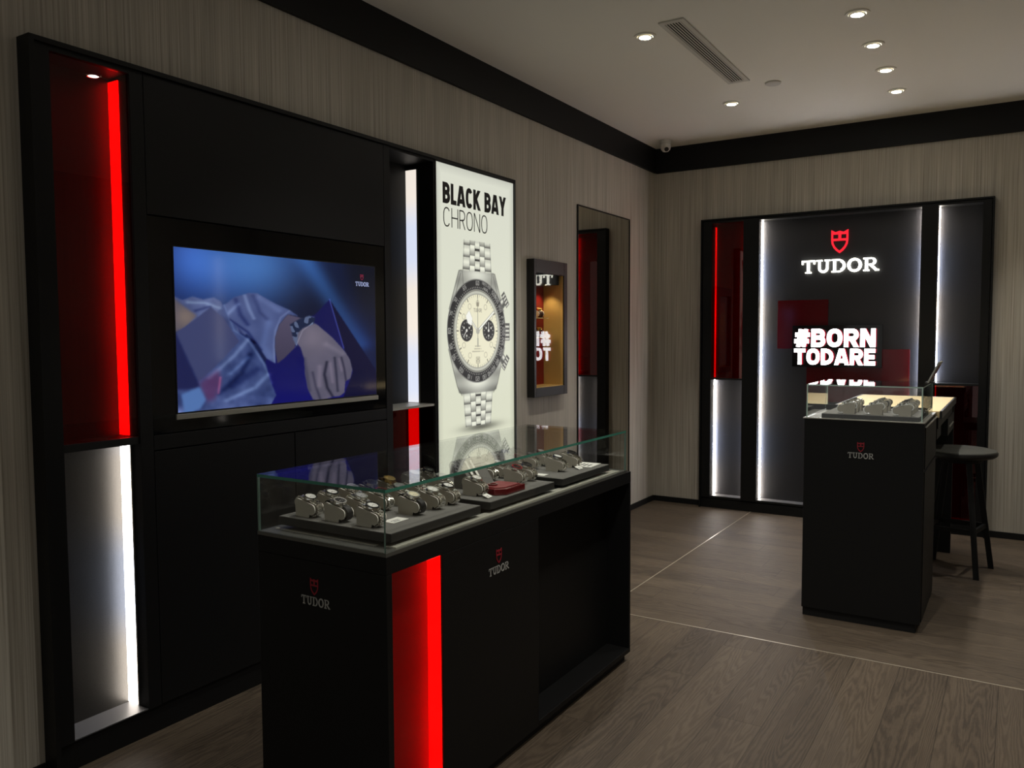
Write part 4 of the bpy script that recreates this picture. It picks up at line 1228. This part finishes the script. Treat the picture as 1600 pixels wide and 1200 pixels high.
# ------------------------------------------------------------------ watch stand and watch prototypes
C1, R1 = Vector((-.022, .0435)), .0125
C2, R2 = Vector((.035, .0255)), .0165
def hull(off=0.0, n=12):
    """outline of the two lobes, clockwise from the lower left"""
    r1, r2 = R1 + off, R2 + off
    d = C2 - C1; L = d.length; b = math.atan2(d.y, d.x); g_ = math.acos((r1 - r2) / L)
    a_top = b + g_; a_bot = b - g_
    pts = []
    for i in range(n + 1):                       # round the left lobe from its lower tangent to its upper tangent
        a = a_bot + 2 * PI + (a_top - a_bot - 2 * PI) * i / n
        pts.append((C1.x + r1 * math.cos(a), C1.y + r1 * math.sin(a)))
    for i in range(n + 1):
        a = a_top + (a_bot - a_top) * i / n
        pts.append((C2.x + r2 * math.cos(a), C2.y + r2 * math.sin(a)))
    return pts
xz = lambda u, v, d: (u, d, v)
def plate_outline():
    h_ = hull(0)
    up = [p for p in h_ if p[1] > .030 or p[0] > .024]
    # foot joined below the lobes
    start = min(range(len(h_)), key=lambda i: abs(h_[i][0] + .030) + abs(h_[i][1] - .042))
    seq = []
    n = len(h_)
    # keep the part from the left lobe over the top and round the right lobe to its underside
    arr = [h_[i] for i in range(n)]
    keep = [p for p in arr if not (p[0] > -.030 and p[0] < .030 and p[1] < .041 - (p[0] + .022) * .30)]
    return keep + [(.027, .012), (.024, .0), (-.030, .0)]
def make_stand():
    t_ = thing('watch_stand', '', 'watch stand')
    MB().prism([(x, y) for x, y in hull(-.004)], xz, -.0160, .0160).build('cushion', MT['taupe'], t_)
    for s_ in (-1, 1):
        y_ = s_ * .0180
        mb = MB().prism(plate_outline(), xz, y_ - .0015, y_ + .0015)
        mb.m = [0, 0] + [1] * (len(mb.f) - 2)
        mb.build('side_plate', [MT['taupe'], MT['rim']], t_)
    box(-.026, .022, -.016, .016, 0, .0014).build('foot', MT['trayside'], t_)
    return t_

NV = Vector((math.sin(math.atan2(-(C2 - C1).y, (C2 - C1).x)), 0, math.cos(math.atan2((C2 - C1).y, (C2 - C1).x)))).normalized()
UV_ = Vector(((C2 - C1).x, 0, (C2 - C1).y)).normalized()
WV = Vector((0, 1, 0))
WROT = Matrix((UV_, WV, UV_.cross(WV))).transposed()
if (WROT @ Vector((0, 0, 1))).z < 0:
    WROT = Matrix((UV_, -WV, UV_.cross(-WV))).transposed()
CC = Vector(((C1.x + C2.x) / 2, 0, (C1.y + C2.y) / 2)) + (WROT @ Vector((0, 0, 1))) * ((R1 + R2) / 2 + .0035)
def loc(u, v, z):
    return CC + WROT @ Vector((u, v, z))
def make_watch(strap, metal, dial, bezel, chrono=False):
    t_ = thing('wristwatch', '', 'watch')
    # bracelet or strap: links along the outline of the cushion
    path = hull(.0040, 16); n = len(path)
    L_ = [0.0]
    for i in range(n):
        a, b = Vector(path[i]), Vector(path[(i + 1) % n]); L_.append(L_[-1] + (b - a).length)
    tot = L_[-1]; nl = 30 if strap == 'links' else 60
    mb = MB()
    def at_(s):
        s %= tot
        for i in range(n):
            if L_[i + 1] >= s:
                a, b = Vector(path[i]), Vector(path[(i + 1) % n]); k = (s - L_[i]) / max(L_[i + 1] - L_[i], 1e-9)
                return a.lerp(b, k)
        return Vector(path[0])
    for i in range(nl):
        p = at_(tot * i / nl); q_ = at_(tot * (i + 1) / nl); m_ = (p + q_) / 2
        d_ = (q_ - p).normalized(); nn = Vector((-d_.y, d_.x))
        wd = .0118 if strap == 'links' else .0112
        c3 = Vector((m_.x, 0, m_.y)); dd = Vector((d_.x, 0, d_.y)); n3 = Vector((nn.x, 0, nn.y))
        hl = (q_ - p).length / 2
        if strap == 'links':
            mb.obox(c3 + n3 * .0002, dd * hl * .82, (0, wd * .52, 0), n3 * .0017)
            for s_ in (-1, 1):
                mb.obox(c3 + Vector((0, s_ * wd * .76, 0)) + dd * hl * .9, dd * hl * .80, (0, wd * .24, 0), n3 * .0015)
        else:
            mb.obox(c3, dd * hl * 1.05, (0, wd, 0), n3 * .0013)
    mb.build('bracelet' if strap == 'links' else 'strap', MT['steel'] if strap == 'links' and metal == 'steel' else (MT['gold'] if strap == 'links' else MT[strap]), t_)
    # case with lugs
    cs = MB(); n_ = 28
    for rz in ([(.0185, 0), (.0208, .002), (.0213, .0065), (.0200, .0098)],):
        vs = []; fs = []
        for r_, z in rz:
            for i in range(n_):
                a = 2 * PI * i / n_; vs.append(loc(r_ * math.cos(a), r_ * math.sin(a), z))
        for j in range(3):
            for i in range(n_): fs.append((j * n_ + i, j * n_ + (i + 1) % n_, (j + 1) * n_ + (i + 1) % n_, (j + 1) * n_ + i))
        fs.append(tuple(range(n_))[::-1]); fs.append(tuple(range(3 * n_, 4 * n_))); cs.add(vs, fs)
    for su in (-1, 1):
        for sv in (-1, 1):
            c = loc(su * .0185, sv * .0118, .0022)
            cs.obox(c, WROT @ Vector((.0060, 0, -.0012 * su)), WROT @ Vector((0, .0016, 0)), WROT @ Vector((.0004 * su, 0, .0024)))
    cs.build('case', MT[metal], t_, smooth=True)
    MB().ring(.0160, .0207, .0099, .0124, CC, 30, WROT).build('bezel', MT[bezel] if bezel in MT else DIALS[bezel], t_, smooth=True)
    MB().lathe([(.0159, .0100), (.0159, .0110)], CC, 30, WROT).build('dial', DIALS[dial], t_)
    hm = MB()
    for an, ln in ((-55, .0085), (58, .0120)):
        dv = Vector((math.cos(R(an)), math.sin(R(an)), 0))
        hm.obox(CC + WROT @ (dv * ln / 2 + Vector((0, 0, .0114))), WROT @ (dv * ln / 2), WROT @ (Vector((-dv.y, dv.x, 0)) * .0007), WROT @ Vector((0, 0, .0002)))
    for k in range(12):
        dv = Vector((math.cos(R(30 * k)), math.sin(R(30 * k)), 0))
        hm.obox(CC + WROT @ (dv * .0135 + Vector((0, 0, .0112))), WROT @ (dv * .0013), WROT @ (Vector((-dv.y, dv.x, 0)) * .0006), WROT @ Vector((0, 0, .0002)))
    hm.build('hands', MT[metal], t_)
    cr = MB(); cr.obox(loc(0, .0222, .0045), WROT @ Vector((.0028, 0, 0)), WROT @ Vector((0, .0020, 0)), WROT @ Vector((0, 0, .0026)))
    if chrono:
        for s_ in (-1, 1):
            cr.obox(loc(s_ * .0100, .0195, .0045), WROT @ Vector((.0018, 0, 0)), WROT @ Vector((0, .0028, 0)), WROT @ Vector((0, 0, .0020)))
    cr.build('crown', MT[metal], t_)
    return t_

def clone(o, loc_, rz, label, group):
    r = o.copy(); COL.objects.link(r); r.location = loc_; r.rotation_euler = (0, 0, rz)
    r['label'] = label; r['group'] = group
    for ch in list(o.children):
        c = ch.copy(); COL.objects.link(c); c.parent = r
    return r

WK = {
    'steel_black': ('links', 'steel', 'black', 'black', False, 'steel watch, black dial'),
    'steel_white': ('links', 'steel', 'white', 'steel', False, 'steel watch, white dial'),
    'chrono_white': ('links', 'steel', 'white', 'black', True, 'steel chronograph, white dial'),
    'steel_silver': ('links', 'steel', 'silver', 'steel', False, 'steel watch, silver dial'),
    'leather_black': ('leather', 'steel', 'black', 'steel', False, 'black strap watch, black dial'),
    'leather_cream': ('leather', 'steel', 'cream', 'steel', False, 'black strap watch, cream dial'),
    'brown_champ': ('brown', 'gold', 'champagne', 'gold', False, 'gold watch, champagne dial'),
    'steel_blue': ('links', 'steel', 'blue', 'blue', False, 'steel watch, blue dial'),
    'steel_red': ('links', 'steel', 'black', 'red', False, 'steel watch, burgundy bezel'),
}
protoW = {}; protoS = [None]
def place(kind, x, y, z, rz, where, gw, gs):
    k = WK[kind]
    lw = f'{k[5]}, {where}'; ls = f'taupe watch stand, {where}'
    if kind not in protoW:
        o = make_watch(*k[:5]); protoW[kind] = o
        o.location = (x, y, z); o.rotation_euler = (0, 0, rz); o['label'] = lw; o['group'] = gw
    else:
        clone(protoW[kind], (x, y, z), rz, lw, gw)
    if protoS[0] is None:
        o = make_stand(); protoS[0] = o
        o.location = (x, y, z); o.rotation_euler = (0, 0, rz); o['label'] = ls; o['group'] = gs
    else:
        clone(protoS[0], (x, y, z), rz, ls, gs)

cols = {'wall side': .868, 'centre': .990, 'aisle side': 1.118}
ordn = ['first', 'second', 'third', 'fourth', 'fifth']
GW, GS = 'watches in the long glass case', 'watch stands in the long glass case'
A = {'aisle side': [(1.747, 'chrono_white'), (1.933, 'leather_cream'), (2.030, 'steel_white'), (2.112, 'chrono_white')],
     'centre': [(1.747, 'leather_black'), (1.838, 'steel_silver'), (1.932, 'steel_red'), (2.022, 'steel_silver'), (2.112, 'steel_black')],
     'wall side': [(1.747, 'steel_white'), (1.838, 'chrono_white'), (1.932, 'steel_silver'), (2.022, 'leather_black'), (2.112, 'brown_champ')]}
B = {'aisle side': [(2.277, 'steel_white'), (2.541, 'steel_red'), (2.612, 'steel_black')],
     'centre': [(2.250, 'steel_silver'), (2.541, 'steel_silver'), (2.612, 'chrono_white')],
     'wall side': [(2.250, 'steel_white'), (2.330, 'steel_black'), (2.541, 'leather_black'), (2.612, 'steel_blue')]}
C = {'aisle side': [(2.855, 'chrono_white'), (2.978, 'steel_black')],
     'centre': [(2.760, 'steel_red'), (2.855, 'steel_silver'), (2.945, 'steel_white')],
     'wall side': [(2.760, 'steel_silver'), (2.855, 'steel_blue'), (2.945, 'leather_black')]}
for tn, D in (('near', A), ('middle', B), ('far', C)):
    for cn, lst in D.items():
        for i, (y, kd) in enumerate(lst):
            place(kd, cols[cn], y, TZ + .0005, 0, f"{tn} tray's {cn} row, {ordn[i]} from the camera", GW, GS)
GW2, GS2 = 'watches in the small glass case', 'watch stands in the small glass case'
D2 = {'left': (1.985, [(4.345, 'steel_white'), (4.450, 'steel_silver'), (4.555, 'steel_black')]),
      'middle': (2.112, [(4.345, 'steel_silver'), (4.500, 'leather_black'), (4.620, 'leather_black')]),
      'right': (2.240, [(4.345, 'steel_white'), (4.440, 'chrono_white'), (4.535, 'steel_black'), (4.630, 'steel_silver')])}
for cn, (x, lst) in D2.items():
    for i, (y, kd) in enumerate(lst):
        place(kd, x, y, ZD + .0225, PI, f"small case's {cn} row, {ordn[i]} from the camera", GW2, GS2)
for z, lab in ((1.4405, 'lower'), (1.5705, 'upper')):
    place('brown_champ', -.050, 4.735, z, R(-35), f'{lab} shelf of the small wall showcase', 'watches in the wall showcase', 'stands in the wall showcase')

# ------------------------------------------------------------------ cards, booklets and the red box
def card(name, x, y, z, sx, sy, rz, lab, rows, tilt=0, cat='card'):
    t_ = thing(name, lab, cat, (x, y, z))
    t_.rotation_euler = (0, R(tilt), R(rz))
    MBc = MB(); MBc.box(-sx / 2, sx / 2, -sy / 2, sy / 2, 0, .0012)
    me = MBc.mesh('sheet'); me.materials.append(MT['white']); o = bpy.data.objects.new('sheet', me); COL.objects.link(o); o.parent = t_
    m2 = MB()
    for r_ in range(rows):
        u = sx * (.28 - .5 * r_ / max(rows, 1))
        m2.box(u - sx * .04, u + sx * .04, -sy * .32, sy * (.1 + .2 * ((r_ * 7) % 3) / 3), .0012, .0014)
    me = m2.mesh('print'); me.materials.append(MT['ink']); o = bpy.data.objects.new('print', me); COL.objects.link(o); o.parent = t_
    return t_
card('price_card', 1.140, 1.838, TZ + .0003, .045, .070, 0, 'small white price card lying between stands on the near tray', 2)
card('price_card', 1.186, 2.262, TZ + .006, .024, .034, 8, 'tiny tilted white price card before the red box', 2, tilt=22)
card('price_card', 1.110, 2.745, TZ + .0003, .060, .040, 0, 'blank looking white card at the near end of the far tray', 0)
card('price_card', 1.182, 2.945, TZ + .006, .024, .034, 0, 'tiny tilted white price card near the far leaflet', 2, tilt=22)
card('leaflet', 1.150, 3.055, TZ + .0003, .110, .115, 4, 'square white leaflet with black printing on the far tray', 3)

t = thing('presentation_box', 'dark red lacquered presentation block holding a strap, on the middle tray', 'box', (1.165, 2.385, TZ))
mb = MB(); mb.prism([(1.108, 2.318), (1.190, 2.300), (1.222, 2.330), (1.222, 2.452), (1.108, 2.452)], lambda u, v, d: (u, v, d), TZ + .0003, TZ + .022)
mb.build('base', MT['redbox'], t, bevel=.002)
mb = MB(); mb.prism([(1.118, 2.330), (1.180, 2.318), (1.205, 2.345), (1.205, 2.440), (1.118, 2.440)], lambda u, v, d: (u, v, d), TZ + .0222, TZ + .0245)
mb.build('padded_inlay', mat('pink_satin', srgb(130, 58, 58), .5), t)
mb = MB(); mb.ring(.012, .017, 0, .006, (1.150, 2.352, TZ + .0247), 24); mb.build('strap_coil', MT['redbox'], t)
t = thing('display_back_board', 'grey slanted board with two pale straps behind the red box', 'display board', (1.03, 2.42, TZ))
mb = MB(); mb.prism([(.985, TZ + .0003), (1.075, TZ + .0003), (1.010, TZ + .098), (.985, TZ + .098)], lambda u, v, d: (u, d, v), 2.345, 2.482)
mb.build('board', MT['tray'], t, bevel=.001)
for yy in (2.372, 2.402):
    a_ = Vector((1.078, yy, TZ + .004)); b_ = Vector((1.0135, yy, TZ + .098)); d_ = (b_ - a_) / 2
    nn = Vector((.098, 0, .065)).normalized()
    MB().obox((a_ + b_) / 2 + nn * .002, d_ * .96, (0, .006, 0), nn * .0012).build('strap', MT['white'], t)
